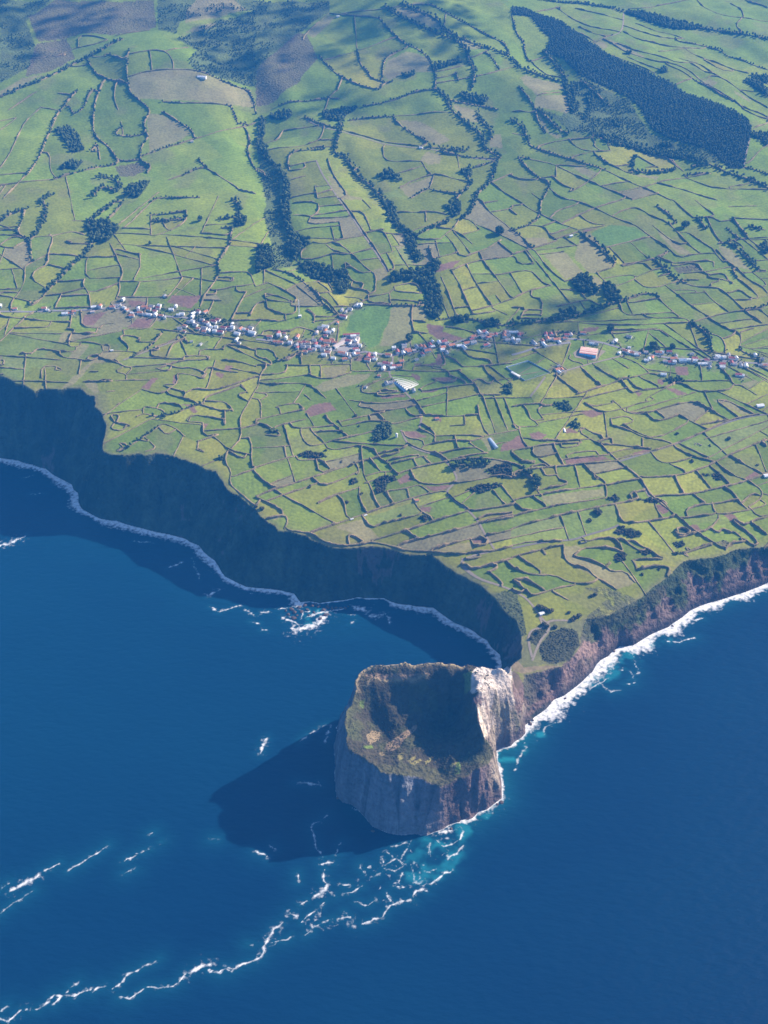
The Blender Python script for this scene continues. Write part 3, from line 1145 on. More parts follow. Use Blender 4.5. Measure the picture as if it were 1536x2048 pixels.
h 700 560 790 545
h 0 40 150 20 200 30
h 90 60 120 130 190 115
h 150 60 190 115
h 180 40 260 30
h 420 10 480 40 600 20
h 470 40 540 75 640 60 760 20 860 0
h 640 30 690 80 810 85
h 690 45 690 75 790 75
h 800 80 870 60 990 25 1080 10
h 600 0 640 30
h 820 95 860 130 950 110 1000 90
h 870 70 910 100
h 1000 90 1060 120 1180 180
h 1140 30 1220 80 1300 120
h 1150 145 1220 135 1290 120
h 1220 0 1300 60 1350 95
h 1290 0 1380 50 1450 85
h 600 110 690 95 740 130 660 150
h 590 110 600 150
h 600 155 700 180 790 225 900 240 960 260
h 670 150 740 190 860 235 1040 150
h 420 160 490 200 530 210
h 400 190 480 240 550 280
h 520 250 600 225
h 530 265 640 270 720 280 830 295
h 600 315 700 290 830 290
h 640 355 720 325
h 40 160 60 240 100 290
h 0 300 100 290 200 265 420 260
h 100 230 150 245 270 240
h 0 140 30 180 50 165
h 40 160 165 160
h 280 250 460 235
h 130 290 120 320 160 350 270 320
h 250 270 280 340 310 390
h 0 320 60 370 130 380
h 160 350 220 390
h 60 375 140 370
h 320 325 500 300
h 300 290 400 275
h 320 355 450 340 580 330
h 110 400 190 385 210 400
h 0 380 60 400
w 240 20 330 10 370 50 330 70 280 50
w 340 140 380 120 410 150 400 175 350 160
h 260 410 280 480 330 490 330 510 160 540
h 190 430 200 455 260 450
D 60 430 110 460 160 510 150 540
h 0 470 60 450
h 150 540 180 580
h 20 620 60 660 120 665
h 140 590 200 630
w 570 600 620 560 650 590 620 620
w 760 600 840 585 900 605 860 620
w 600 800 640 760 720 770 780 800 760 830 650 810
w 610 940 650 910 690 920 680 960 630 970
w 760 910 830 890 840 920 800 940
w 960 860 1020 840 1040 870 990 890
w 960 920 1000 905 1010 930
w 1140 450 1180 440 1200 460
w 1190 440 1240 440 1260 480 1220 480
c 1300 235 14
c 1080 370 12
c 1475 390 10
c 465 722 12
c 520 685 22
c 990 205 12
c 1190 275 8
c 885 1020 10
c 785 1050 9
h 450 850 520 830 600 830 640 860 670 910
h 380 930 420 890 520 885 600 890 650 910
h 370 940 470 960 560 1000 600 1030 680 1025 740 1095
h 310 880 310 940 350 990 450 1010 500 1060 570 1100 630 1140
h 560 1010 600 970
h 660 830 720 880 780 910
h 720 840 780 880 830 900
h 840 910 880 945 900 950
h 720 960 830 955 900 955
h 730 970 750 1010 740 1020 850 1000 930 1000 950 1020 930 1060
h 1010 910 1060 945
h 1020 920 1100 900 1200 870
h 970 780 1000 820 1080 800 1030 765 980 775
h 1010 825 1080 805 1180 780 1240 715
h 1040 880 1070 900
h 1080 900 1190 865
h 1240 800 1260 770 1310 800 1330 790
h 1370 820 1450 880
h 1310 860 1400 850
h 1330 735 1420 800 1480 860
h 980 460 1000 510 1030 560
h 1180 390 1250 450 1300 500
h 1220 370 1300 440 1400 480
h 1310 335 1400 390 1500 440
h 1500 250 1536 290
h 1440 500 1500 540 1500 590 1420 640
h 1100 575 1150 615
h 1040 660 1120 630 1240 620 1340 600
h 1200 610 1210 660 1240 690 1400 665 1536 630
h 1280 530 1330 560 1370 620 1410 650
h 1420 640 1480 700 1536 690
h 1440 740 1490 780 1530 810
h 1390 750 1480 715 1536 700
h 1020 710 1200 690
h 990 290 1080 340 1210 370
h 840 320 880 370 950 380 1060 355
h 950 385 1030 420
h 1330 720 1400 750
h 1380 620 1440 560
h 900 600 930 620
h 40 940 100 980 170 1020
h 180 900 210 940
h 0 1005 60 1030 130 1050 260 1050 330 1090 420 1105 480 1100
h 0 1085 100 1070
h 20 1090 110 1165
h 90 1080 200 1145
h 0 1135 50 1160
h 250 1155 340 1200
h 120 1180 260 1130 380 1110
"""
# plots: letter, then outline. B ploughed soil, T dry grass, Y yellow-green pasture, G fresh green, M heather moor, S scrub, F forest floor
PLOTS = """
@0 0
N 0 0 320 0 200 80 160 130 220 300 200 400 0 500
N 940 0 1536 0 1536 60 1300 80 1080 130 1060 200 950 180
S 1060 230 1250 150 1400 110 1536 60 1536 520 1400 490 1200 430 1130 380 1180 300
T 780 460 900 425 1040 415 1180 425 1400 515 1490 540 1530 640 1360 630 970 600 820 590 770 530
M 170 100 330 0 920 0 940 160 680 210 500 200 230 250
M 220 260 400 230 450 350 300 430 150 460
T 1120 60 1180 0 1400 0 1480 60 1300 110 1110 140
T 1100 200 1250 140 1310 140 1200 190
Y 470 220 640 235 560 270 480 290
Y 450 330 640 260 600 300 470 370
T 880 740 900 680 980 690 1100 750 1150 800 1000 880 900 910
M 690 1000 830 975 890 1010 800 1060 720 1060
T 0 550 130 470 260 450 100 530 0 570
@512 0
N 0 0 440 0 440 70 330 140 230 230 0 430
M 0 430 250 200 300 200 370 350 250 500 100 620 0 640
T 300 200 380 130 440 95 480 100 400 180 340 230
T 820 50 960 50 1080 110 1130 190 1000 150 900 100
T 850 715 990 730 1090 790 1170 840 1100 870 1030 850 930 790
T 1180 625 1310 660 1340 740 1230 720
T 790 360 900 310 1030 340 1060 400 1060 430 950 430 900 440 800 480 760 440
T 860 1125 1070 1050 1040 1125 960 1170 920 1190
T 1020 910 1110 930 1100 980 1030 990 990 960
T 1200 230 1280 250 1370 290 1290 300 1220 270
S 0 870 60 900 120 1000 150 1080 140 1200 60 1200 20 1000
T 430 1060 470 1060 560 1170 640 1190 640 1200 500 1200 450 1110
T 1400 810 1470 805 1480 890 1400 880
Y 720 1180 840 1140 900 1190
Y 520 570 570 500 620 530 500 590
T 900 20 1040 10 1000 30 920 35
@1024 0
S 410 470 560 540 700 600 760 700 830 800 1000 860 1200 910 1260 1000 1100 960 900 930 700 860 480 800 340 790 270 720 140 650 160 650 300 700
T 490 260 540 250 580 280 540 295
T 580 240 700 290 800 340 780 345 640 290
T 50 470 80 450 310 510 310 530 150 570 130 560
T 140 580 320 570 350 660 330 680 130 640
T 1140 490 1180 470 1240 500 1200 520
T 1330 540 1440 600 1420 610 1340 560
T 360 1005 430 1000 520 1040 470 1070
T 150 690 190 720 220 790 320 820 260 830 200 790
T 710 1040 880 1060 870 1080 720 1050
Y 360 190 420 185 500 250 480 250
Y 150 370 220 350 290 460 200 450
Y 1200 1060 1320 1060 1400 1110 1200 1100
@0 400
B 1030 575 1210 575 1150 650 1080 640 1000 610
B 770 600 890 610 870 640 780 640
B 510 690 640 670 560 750 490 750
B 830 710 930 700 890 770 760 765
B 920 1065 950 1070 890 1135 850 1130
B 1040 1050 1070 1050 1060 1100 1030 1105
B 1290 1030 1340 1040 1330 1070 1290 1050
B 1350 990 1390 1000 1380 1030 1340 1020
T 470 870 545 865 470 950 410 950
T 660 910 730 920 670 970 560 980 440 1110 370 1130 500 1010 600 920
T 370 790 440 790 400 850 350 850
Y 260 940 330 950 240 1010 200 1000
Y 0 880 200 780 380 790 340 860 200 1000 100 1100 20 1040
S 1140 690 1180 650 1290 700 1440 740 1440 770 1300 740 1190 740
@512 400
S 60 0 140 0 190 200 220 400 100 420 110 320 90 250 50 100
B 1090 390 1230 360 1170 410 1070 440
G 580 640 820 635 790 740 730 870 680 890 630 850 620 800 540 790
T 820 635 940 635 1020 650 1020 720 940 720 940 780 930 860 830 870 740 880 790 740
B 1020 740 1130 760 1120 790 1250 830 1200 850 1080 830 1040 800
B 1050 1070 1170 1060 1190 1080 1130 1100
B 1090 905 1130 960 1110 990 960 1000 950 985 1080 980
B 930 1040 980 1050 990 1080 960 1080
B 980 1160 1070 1130 1110 1125 1080 1150
B 740 1175 880 1160 900 1180 760 1190
B 590 920 660 930 640 970 590 970
T 400 1090 560 1050 700 1040 620 1100 400 1150 350 1120
T 390 1010 560 990 540 1040 430 1070
T 700 420 780 400 790 470 720 490
Y 820 310 900 280 950 390 850 415
@1024 400
T 860 160 930 220 1060 310 1080 330 1010 330 950 280 880 200
T 1240 270 1320 300 1430 420 1340 400 1260 330
T 190 330 320 310 430 440 320 480
M 970 405 1110 380 1140 420 1000 440
T 420 200 500 200 600 370 620 400 500 440 460 440 370 340
T 470 450 530 470 550 510 530 540 490 510
B 410 180 520 170 440 195
T 80 230 190 225 220 250 150 285
B 920 1130 980 1130 1050 1160 1000 1175
B 870 1070 920 1080 900 1110 870 1100
B 740 1150 790 1160 760 1180
T 1370 1100 1450 1080 1480 1090 1420 1130
B 980 1000 1060 1000 1060 1050 980 1050
B 430 770 520 760 500 790 430 795
Y 880 50 960 10 1060 100 940 100
G 470 200 600 150 740 160 820 225 690 255 540 280
@0 700
B 1070 320 1150 330 1190 370 1160 380 1120 340
B 1210 440 1250 440 1230 475
B 1280 510 1320 505 1250 530
T 500 190 570 200 600 260 560 260
@512 800
B 290 70 330 30 440 10 480 60 330 100
B 840 480 900 440 950 480 860 510
B 1000 640 1050 640 1050 680 980 660
B 1290 840 1370 825 1400 860 1310 880
B 1020 520 1180 510 1130 540 1060 545
T 70 710 180 685 180 700 120 720
B 880 190 950 185 1030 220 960 235 900 220
B 1060 100 1110 105 1110 130 1070 130
T 1350 230 1420 220 1450 290 1400 310
B 1480 260 1536 240 1536 300 1470 310
Y 660 700 950 610 980 680 760 740 690 770
T 480 760 650 710 690 770 740 830 650 850 560 800
T 1060 900 1290 850 1310 890 1200 920 1060 910
@1024 800
B 0 240 40 210 80 270 80 290 0 290
B 410 75 470 55 550 80 480 110
B 310 170 350 165 400 195 320 195
B 100 200 160 185 210 210 170 240 120 230
B 320 355 540 335 590 355 330 390
B 730 320 820 295 830 310 740 340
T 170 580 540 530 560 575 220 630 200 620
B 850 625 910 625 940 665 900 685
F 970 770 1030 765 1080 800 1010 820
B 1050 755 1110 750 1140 780 1090 800
B 1270 690 1330 685 1360 720 1310 730
B 1390 470 1460 430 1490 450 1420 475
T 1200 0 1290 0 1430 80 1380 90 1280 30
M 1220 850 1280 840 1330 875 1270 880
Y 0 710 380 670 610 640 640 700 600 760 430 810 360 830 200 845 0 870
Y 1030 260 1180 190 1340 130 1536 90 1536 230 1240 350 1100 330
T 300 880 380 870 420 890 370 940 470 970 560 1010 700 1040 740 1100 620 1140 500 1060 350 990 310 940
T 0 210 0 210 0 212
"""
FOREST_PX = T("0 40 80 50 160 90 280 120 350 170 460 250 560 320 610 340 700 380 850 450 990 520 1040 560 1200 610 1320 660 1420 720 1440 760 1390 1010 1300 1010 1180 900 1100 880 960 840 840 780 800 710 760 640 700 590 600 540 480 490 400 450 300 350 200 310 230 230 150 150 100 100 0 90", 1024, 0, 3)

def read_sheets(txt):
    out = []; ox = oy = 0
    for ln in txt.strip().splitlines():
        ln = ln.strip()
        if ln[0] == '@': ox, oy = map(float, ln[1:].split()); continue
        k = ln[0]; v = [float(a) for a in ln[2:].split()]
        if k == 'c': out.append((k, np.array([[ox + v[0] / 3, oy + v[1] / 3]]), v[2] / 3)); continue
        out.append((k, np.array([(ox + v[i] / 3, oy + v[i + 1] / 3) for i in range(0, len(v) - 1, 2)]), 0))
    return out
FEAT = read_sheets(SURVEY); PLOT = read_sheets(PLOTS)
# one march for everything
_all = np.vstack([f[1] for f in FEAT] + [f[1] for f in PLOT] + [FOREST_PX]); _g = ground(_all)
_k = 0
def _take(lst):
    global _k
    out = []
    for k, p, r in lst:
        out.append([k, _g[_k:_k + len(p)], r, p]); _k += len(p)
    return out
FEAT = _take(FEAT); PLOT = _take(PLOT); FOREST = _g[_k:]

# houses: x y roof-colour size, read sheet by sheet
HOUSES = """
@0 580 6
180 225 O 0 530 220 O 0 570 240 W 3 780 285 W 2 855 280 O 2 890 270 O 1 1110 260 P 0 1120 205 W 0 1205 200 O 1 1165 195 G 3 1350 205 O 2 1400 190 G 0 1480 115 W 1 1490 215 W 0 1440 180 G 3 1525 240 O 3 5 190 W 0
@256 580 6
45 275 W 3 45 310 O 0 125 230 W 1 200 205 O 2 250 230 O 0 285 195 G 2 378 195 W 1 325 255 R 0 365 215 R 0 145 275 O 2 195 290 G 0 255 298 W 0 330 305 W 1 400 310 O 0 440 330 G 3 575 200 W 1 520 235 W 0 605 300 W 3 648 290 W 0 780 285 W 0 775 320 W 0 850 265 R 1 930 262 O 2 890 360 G 0 730 385 G 0 775 388 W 1 810 420 G 0 685 435 O 0 935 390 O 4 970 425 W 1 845 465 O 0 915 460 G 2 1000 448 W 0 1058 450 W 1 915 502 O 0 970 492 W 1 1040 502 W 1 1110 505 R 2 1150 455 R 2 1205 450 R 0 1255 455 W 1 1250 405 W 3 1350 468 O 0 1390 472 W 0 1310 525 W 2 1305 595 W 2 1335 635 G 3 1490 515 W 4 1475 455 G 0 1430 480 O 3 620 460 G 0 870 650 G 3 440 70 G 3 680 500 R 3 1035 380 R 2 1080 360 R 0
@500 590 6
10 390 G 0 30 450 W 2 235 500 O 2 350 490 W 1 430 520 W 1 415 460 R 3 310 565 O 2 370 570 O 0 570 500 O 2 480 578 W 1 490 545 O 3 340 460 R 0 1290 125 W 0 1325 125 W 1 1255 130 G 3 905 380 W 4 845 395 G 2 905 430 O 2 945 450 W 0 995 425 W 0 800 450 P 0 770 540 G 0 850 540 R 0 910 490 R 3 925 560 O 4 985 540 O 0 1010 570 O 0 560 600 G 0 600 575 O 0 650 570 R 0 700 570 O 0 570 630 R 0 640 620 G 0 700 620 G 0 790 590 R 0 820 620 W 2 880 620 O 0 920 610 O 0 660 680 O 2 720 660 R 0 770 650 P 0 930 690 O 2 890 720 W 0 1000 760 W 0 870 660 G 0 960 660 G 0 1100 700 O 4 1150 712 W 1 1135 770 O 0 1195 740 G 0 1250 710 W 0 1290 705 O 0 1265 650 R 2 1290 668 W 0 1320 610 W 1 1180 555 R 2 1200 585 W 0 1265 560 W 1 1240 600 G 0 1420 730 R 4 1500 720 W 1 1410 780 O 2 1500 770 W 0 1460 752 R 2 1120 260 R 4 1050 330 O 3 1200 170 G 0 1100 180 G 0 1150 200 G 3
@700 640 6
525 340 W 1 570 380 R 2 460 420 O 2 690 360 O 2 650 330 G 0 640 392 W 0 710 380 O 0 650 300 G 0 770 365 P 3 850 320 O 0 890 325 O 2 930 370 O 2 960 300 R 2 990 317 W 0 800 320 G 0 1070 270 W 0 990 255 W 3 1130 260 R 2 1160 277 G 0 1115 330 O 0 1110 367 W 1 1160 390 G 0 1220 305 O 2 1310 310 W 2 1370 332 W 2 1400 280 O 2 1480 200 O 0 1460 230 R 0 1480 270 G 2 870 410 R 0 800 475 G 3 620 495 O 0 440 528 R 4 485 532 W 1 360 530 P 0 400 580 W 0 540 555 R 2 510 577 W 0 590 550 O 0 350 670 O 3 185 805 G 3 490 750 G 0 440 760 G 0 765 845 G 0
@900 630 6
380 210 P 0 410 200 R 0 350 205 W 0 440 215 W 3 500 240 O 0 550 235 R 0 440 275 R 0 470 268 O 0 400 260 G 0 430 362 R 2 460 355 P 0 655 210 O 0 680 200 P 0 650 250 O 2 735 205 W 0 790 205 W 0 850 225 O 0 830 242 R 0 700 240 G 0 690 300 P 0 755 290 W 0 815 310 W 1 775 327 G 2 1000 330 G 0 1020 345 W 0 1110 310 O 0 1120 345 W 0 1140 367 W 0 1150 230 R 2 1210 230 R 0 1245 240 G 3 1170 285 O 2 1215 290 P 0 1280 298 O 4 1310 325 W 0 1380 280 O 0 1400 240 R 0 1450 235 P 0 1290 655 O 0 1305 682 W 0 1340 655 O 0 1300 610 G 3
@1130 640 6
215 155 O 4 320 280 W 2 375 285 G 0 605 250 W 0 575 265 G 3 770 200 G 2 770 330 W 3 650 395 W 3 720 370 O 0 755 385 P 0 800 395 O 0 850 412 W 0 885 412 O 3 975 485 W 0 1010 465 W 0 1045 452 O 0 970 385 P 0 1120 392 O 2 1165 395 W 1 1250 380 R 2 1270 508 R 2 1310 512 W 1 1300 465 O 4 1200 495 P 0 1410 490 B 4 1480 487 W 1 1330 430 G 0 1180 655 W 2
@1350 660 8.258
275 395 G 0 325 520 W 1 320 470 R 2 295 520 G 3 415 560 W 0 485 558 W 0 560 550 G 0 520 500 R 0 575 612 G 3 700 435 W 0 730 458 W 0 805 462 W 1 670 470 G 0 660 425 R 0 885 410 G 0 940 470 R 4 1010 475 W 1 775 565 R 4 780 612 W 2 935 538 R 2 985 562 P 0 1170 592 W 2 1090 585 G 0 1045 742 R 4 1100 752 W 0 1320 425 W 1 1430 480 G 0 1485 582 O 0 1520 600 R 0 1400 580 G 3
"""
hs = []; ox = oy = 0; kk = 6
for ln in HOUSES.strip().splitlines():
    v = ln.split()
    if ln[0] == '@': ox, oy, kk = float(v[0][1:]), float(v[1]), float(v[2]); continue
    for a in range(0, len(v) - 3, 4): hs.append((ox + float(v[a]) / kk, oy + float(v[a + 1]) / kk + 1.2, v[a + 2], int(v[a + 3])))
HOUSE_G = ground([(a, b) for a, b, _, _ in hs])
# ------------------------------------------------------------------ land cover
PAL = {'B': (.215, .125, .095), 'T': (.27, .225, .115), 'Y': (.185, .235, .05), 'G': (.125, .215, .038), 'M': (.125, .090, .072),
       'S': (.082, .105, .052), 'F': (.045, .070, .036), 'N': (.085, .105, .050)}
ALB = np.zeros((NY, NU, 4), np.float32)
def cells(poly):
    """slice of the grid that surrounds a polygon and the mask inside it"""
    j, _ = grid_ij(poly[:, 0], poly[:, 1]); j0 = max(0, int(j.min()) - 1); j1 = min(NY, int(j.max()) + 3)
    i = np.interp(poly[:, 0] / np.sqrt(poly[:, 1] ** 2 + H0 ** 2), uu, np.arange(NU)); i0 = max(0, int(i.min()) - 3); i1 = min(NU, int(i.max()) + 4)
    s = (slice(j0, j1), slice(i0, i1))
    wob = 2.2
    X = GX[s] + (vnoise(GX[s], GY[s], 14, 71) - .5) * wob * 2; Y = GY[s] + (vnoise(GX[s], GY[s], 14, 72) - .5) * wob * 2
    return s, inside(X, Y, poly[:, :2])
# barrier raster, then flood the plots
bar = np.zeros((NY, NU), bool)
LINES = [f for f in FEAT if f[0] in 'hdDrl']
ends = np.array([f[1][:, :2][[0, -1]] for f in LINES])            # n,2,2
pts_all = np.vstack([densify(f[1][:, :2], 6) for f in LINES]); own = np.concatenate([np.full(len(densify(f[1][:, :2], 6)), k) for k, f in enumerate(LINES)])
def mark(p):
    q = densify(p, 1.1); j, i = grid_ij(q[:, 0], q[:, 1]); bar[np.clip(np.round(j).astype(int), 0, NY - 1), np.clip(np.round(i).astype(int), 0, NU - 1)] = True
for k, f in enumerate(LINES):
    mark(f[1][:, :2])
    for e in range(2):
        d = (pts_all - ends[k, e]); d = d[:, 0] ** 2 + d[:, 1] ** 2; d[own == k] = 1e12
        n = int(np.argmin(d))
        if 1 < d[n] < 30 ** 2:
            mark(np.array([ends[k, e], pts_all[n]]))
            if d[n] < 27 ** 2 and f[0] in 'hd':                    # close the corner for real
                a = f[1]; tip = np.array([[*pts_all[n], float(hf(*pts_all[n]))]])
                f[1] = np.vstack([tip, a]) if e == 0 else np.vstack([a, tip])
for f in FEAT:
    if f[0] == 'w': mark(np.vstack([f[1][:, :2], f[1][:1, :2]]))
mark(np.vstack([FOREST[:, :2], FOREST[:1, :2]]))
bar |= ~INTOP
J1 = 1012
def flood():
    par = [0]
    def find(a):
        while par[a] != a: par[a] = par[par[a]]; a = par[a]
        return a
    LAB = np.zeros((NY, NU), np.int32); prev = []
    for j in range(0, J1):
        row = ~bar[j]; ch = np.flatnonzero(np.diff(np.concatenate([[0], row.view(np.int8), [0]])))
        cur = []; p = 0
        for s0, s1 in zip(ch[::2], ch[1::2]):
            lab = 0
            while p < len(prev) and prev[p][1] <= s0: p += 1
            q = p
            while q < len(prev) and prev[q][0] < s1:
                r = find(prev[q][2])
                if lab == 0: lab = r
                elif r != lab: par[max(r, lab)] = min(r, lab); lab = min(r, lab)
                q += 1
            if lab == 0: par.append(len(par)); lab = len(par) - 1
            cur.append((s0, s1, lab)); LAB[j, s0:s1] = lab
        prev = cur
    return np.array([find(a) for a in range(len(par))])[LAB]
LAB = flood()
# pastures still too wide are cut by low banks that run with, or across, the nearest traced hedge
seg_p = []; seg_d = []
for f in LINES:
    d = densify(f[1][:, :2], 15); seg_p.append((d[1:] + d[:-1]) / 2); seg_d.append(np.diff(d, axis=0))
seg_p = np.vstack(seg_p); seg_d = np.vstack(seg_d); taken = [seg_p]
RC = np.random.RandomState(31)
cellA = np.gradient(yy)[:, None] * np.gradient(uu)[None, :] * np.sqrt(GY ** 2 + H0 ** 2)
vis = (np.abs(GU) < .36) & (GY < 2850) & (GY > 1655) & INTOP
nocut = np.zeros((NY, NU), bool)
for k_, p_, r_, _ in PLOT:
    if k_ in 'GBTMSFN' and len(p_) > 3: s_, m_ = cells(p_); nocut[s_] |= m_
for k_, p_, r_, _ in FEAT:
    if k_ == 'w': s_, m_ = cells(p_); nocut[s_] |= m_
s_, m_ = cells(FOREST); nocut[s_] |= m_
def lab_at(p):
    j, i = grid_ij(p[:, 0], p[:, 1]); j = np.clip(np.round(j).astype(int), 0, NY - 1); i = np.clip(np.round(i).astype(int), 0, NU - 1); return LAB[j, i], nocut[j, i]
newl = []
for rnd in range(3):
    areas = np.bincount(LAB.ravel(), weights=(cellA * vis).ravel()); okc = vis & (LAB > 0) & ~nocut
    jj, ii = np.nonzero(okc); w_ = cellA[jj, ii]; yv = yy[jj]; lim = 4200 + 9000 * sstep(2400, 3600, yv) + 14000 * sstep(3500, 4500, yv); pr = w_ * (areas[LAB[jj, ii]] > lim) / lim; pr = np.cumsum(pr); tot = pr[-1]
    npick = int(min(900, tot * 1.3)); pk = np.searchsorted(pr, RC.uniform(0, tot, npick)); allp = np.vstack(taken)
    for c in pk:
        o = np.array([GX[jj[c], ii[c]], yy[jj[c]]]); far = sstep(2400, 4000, o[1]); d2 = ((allp - o) ** 2).sum(1)
        if d2.min() < (17 + 22 * far) ** 2: continue
        n_ = int(np.argmin(((seg_p - o) ** 2).sum(1))); d = seg_d[n_] / np.linalg.norm(seg_d[n_])
        if RC.rand() < .38: d = np.array([-d[1], d[0]])
        a_ = RC.normal() * .10; d = np.array([d[0] * math.cos(a_) - d[1] * math.sin(a_), d[0] * math.sin(a_) + d[1] * math.cos(a_)])
        st = np.arange(0, 150 + 160 * far, 3.0); L0, _ = lab_at(o[None]); pts = []
        for sg in (1, -1):
            q = o + sg * st[:, None] * d; lb, nc = lab_at(q); bad = (lb != L0[0]) | nc; k1 = int(np.argmax(bad)) if bad.any() else len(st) - 1; pts.append(q[k1])
        L = np.hypot(*(pts[0] - pts[1]))
        if L < 28: continue
        q = densify(np.array(pts), 16); q[1:-1] += RC.uniform(-.8, .8, (len(q) - 2, 2)); mark(q)
        allp = np.vstack([allp, densify(q, 8)]); taken.append(densify(q, 8))
        zq = hf(q[:, 0], q[:, 1]); qx_, qy_ = to_px(q[:, 0], q[:, 1], zq); newl.append(['h', np.column_stack([q, zq]), 1, np.column_stack([qx_, qy_])])
    LAB = flood()
FEAT += newl; print('CUTS', len(newl))
x, y = GX, GY
fid = LAB.astype(np.int64)
# inside wide open pastures the tone also shifts from one old strip to the next
ang = 0.5; sx = (x * math.cos(ang) + y * math.sin(ang)) / 95 + 0.8 * vnoise(x, y, 260, 5); sy = (-x * math.sin(ang) + y * math.cos(ang)) / 150 + 0.8 * vnoise(x, y, 260, 6)
strip = hash2(np.floor(sx), np.floor(sy), 77)
r1 = hash2(fid, fid * 7, 11); r2_ = hash2(fid, fid * 3, 12); r3 = hash2(fid, fid * 5, 13)
tone = 0.76 + 0.42 * (r1 + (.5 - r1) * .6 * sstep(2900, 3500, y)) + 0.10 * (strip - .5)
mixo = np.clip(0.06 + 0.85 * r2_ ** 2 + 0.25 * (strip - .5) + 0.5 * (fbm(x, y, 210, 14, 3) - .5), 0, 1)
ga = np.array((.152, .222, .026)); gb = np.array((.268, .256, .036))
col = (ga[None, None] * (1 - mixo[..., None]) + gb[None, None] * mixo[..., None]) * tone[..., None]
big_ = np.bincount(LAB.ravel(), weights=cellA.ravel())[LAB] > 12000
dry = ((r3 > 0.965) & (y < 3300) & ~big_)[..., None]; col = np.where(dry, np.array((.205, .185, .09)) * (0.85 + .3 * r1[..., None]), col)
tuft = fbm(x, y, 34, 15, 4); col = col * (0.84 + 0.32 * tuft)[..., None]
th = r2_ * 3.14; mow = np.sin((x * np.cos(th) + y * np.sin(th)) * (0.55 + .3 * r3) + 2 * fbm(x, y, 60, 20, 2)); col = col * (1 + 0.07 * mow * (r1 > .55) * (y < 3200))[..., None]
trod = sstep(.46, .5, fbm(x + 40 * fbm(x, y, 90, 23, 2), y, 46, 24, 2)) * sstep(.54, .5, fbm(x + 40 * fbm(x, y, 90, 23, 2), y, 46, 24, 2)); col = col * (1 - .10 * trod)[..., None]
worn = sstep(.60, .74, fbm(x, y, 75, 16, 3)) * 0.35; col = col * (1 - worn[..., None]) + np.array((.19, .165, .075)) * worn[..., None]
ALB[..., :3] = col; ALB[..., 3] = 0.12
mtn = sstep(4050, 4350, y + 0.15 * x) * sstep(-250, -520, x)
rug = fbm(x, y, 60, 18, 4)[..., None]; mc = np.array((.12, .115, .07)) * (0.5 + rug); ALB[..., :3] = ALB[..., :3] * (1 - mtn[..., None]) + mc * mtn[..., None]
ALB[..., 3] = np.maximum(ALB[..., 3], mtn * .8)
for k, p, r, _ in PLOT:
    if len(p) < 3: continue
    s, m = cells(p); sub = ALB[s]; v = (0.82 + 0.36 * fbm(GX[s], GY[s], 24 if k in 'MSF' else 40, 19, 3))[..., None]
    fur = 1.0
    if k == 'B': fur = (1 + 0.10 * np.sin((GX[s] * .8 + GY[s] * .6) * 0.9))[..., None]
    c = np.array(PAL[k]) * v * fur
    if k in 'TY': w = 0.72
    elif k in 'MSN': w = 0.75
    else: w = 0.95
    sub[..., :3] = np.where(m[..., None], sub[..., :3] * (1 - w) + c * w, sub[..., :3])
    if k in 'MSFN': sub[..., 3] = np.where(m, 0.7, sub[..., 3])
    ALB[s] = sub
for k, p, r, _ in FEAT:
    if k == 'w':
        s, m = cells(p); ALB[s][m] = (.032, .045, .022, .6)
s, m = cells(FOREST); ALB[s][m] = (.03, .045, .03, .6)

# trodden yards and gardens round the houses
for gx_, gy_, _ in HOUSE_G:
    j_, i_ = grid_ij(np.array([gx_]), np.array([gy_])); a0, a1, b0, b1 = int(j_[0]) - 16, int(j_[0]) + 17, int(i_[0]) - 16, int(i_[0]) + 17
    s = (slice(max(a0, 0), a1), slice(max(b0, 0), b1)); d_ = np.hypot(GX[s] - gx_, GY[s] - gy_); w_ = (sstep(21, 9, d_ + 9 * (vnoise(GX[s], GY[s], 9, 66) - .5)) * .42)[..., None]
    q_ = vnoise(GX[s], GY[s], 7, 67)[..., None]; c_ = np.where(q_ > .6, np.array((.24, .20, .17)), np.where(q_ > .3, np.array((.085, .105, .045)), np.array((.15, .13, .09))))
    ALB[s][..., :3] = ALB[s][..., :3] * (1 - w_) + c_ * w_

# cliffs of the mainland, the neck and the islet
edge = np.exp(-np.abs(np.where(INTOP, 1, 0) - 0.5)) * 0
near = (y < 3400) & (np.abs(x) < 2600)
dT = np.full(x.shape, 1e3); a, _, _ = nearest(x[near], y[near], TOP_LINE, 60); dT[near] = a
lip = np.exp(-dT / 7.0) * INTOP; lc = np.array((.20, .165, .095))
ALB[..., :3] = ALB[..., :3] * (1 - .75 * lip[..., None]) + lc * .75 * lip[..., None]
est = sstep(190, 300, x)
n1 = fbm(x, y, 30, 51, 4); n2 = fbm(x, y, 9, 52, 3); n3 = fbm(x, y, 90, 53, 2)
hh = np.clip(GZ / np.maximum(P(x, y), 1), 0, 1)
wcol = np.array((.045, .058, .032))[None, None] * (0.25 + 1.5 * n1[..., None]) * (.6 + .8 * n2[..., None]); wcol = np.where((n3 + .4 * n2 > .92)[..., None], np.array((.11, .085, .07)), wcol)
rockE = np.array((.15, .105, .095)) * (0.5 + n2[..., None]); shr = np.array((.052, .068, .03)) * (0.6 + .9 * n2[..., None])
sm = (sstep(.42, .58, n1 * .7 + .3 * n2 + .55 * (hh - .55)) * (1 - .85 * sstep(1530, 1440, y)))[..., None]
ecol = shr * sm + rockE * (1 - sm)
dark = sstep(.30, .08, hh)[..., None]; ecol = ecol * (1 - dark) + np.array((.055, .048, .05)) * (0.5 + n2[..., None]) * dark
cc = wcol * (1 - est[..., None]) + ecol * est[..., None]
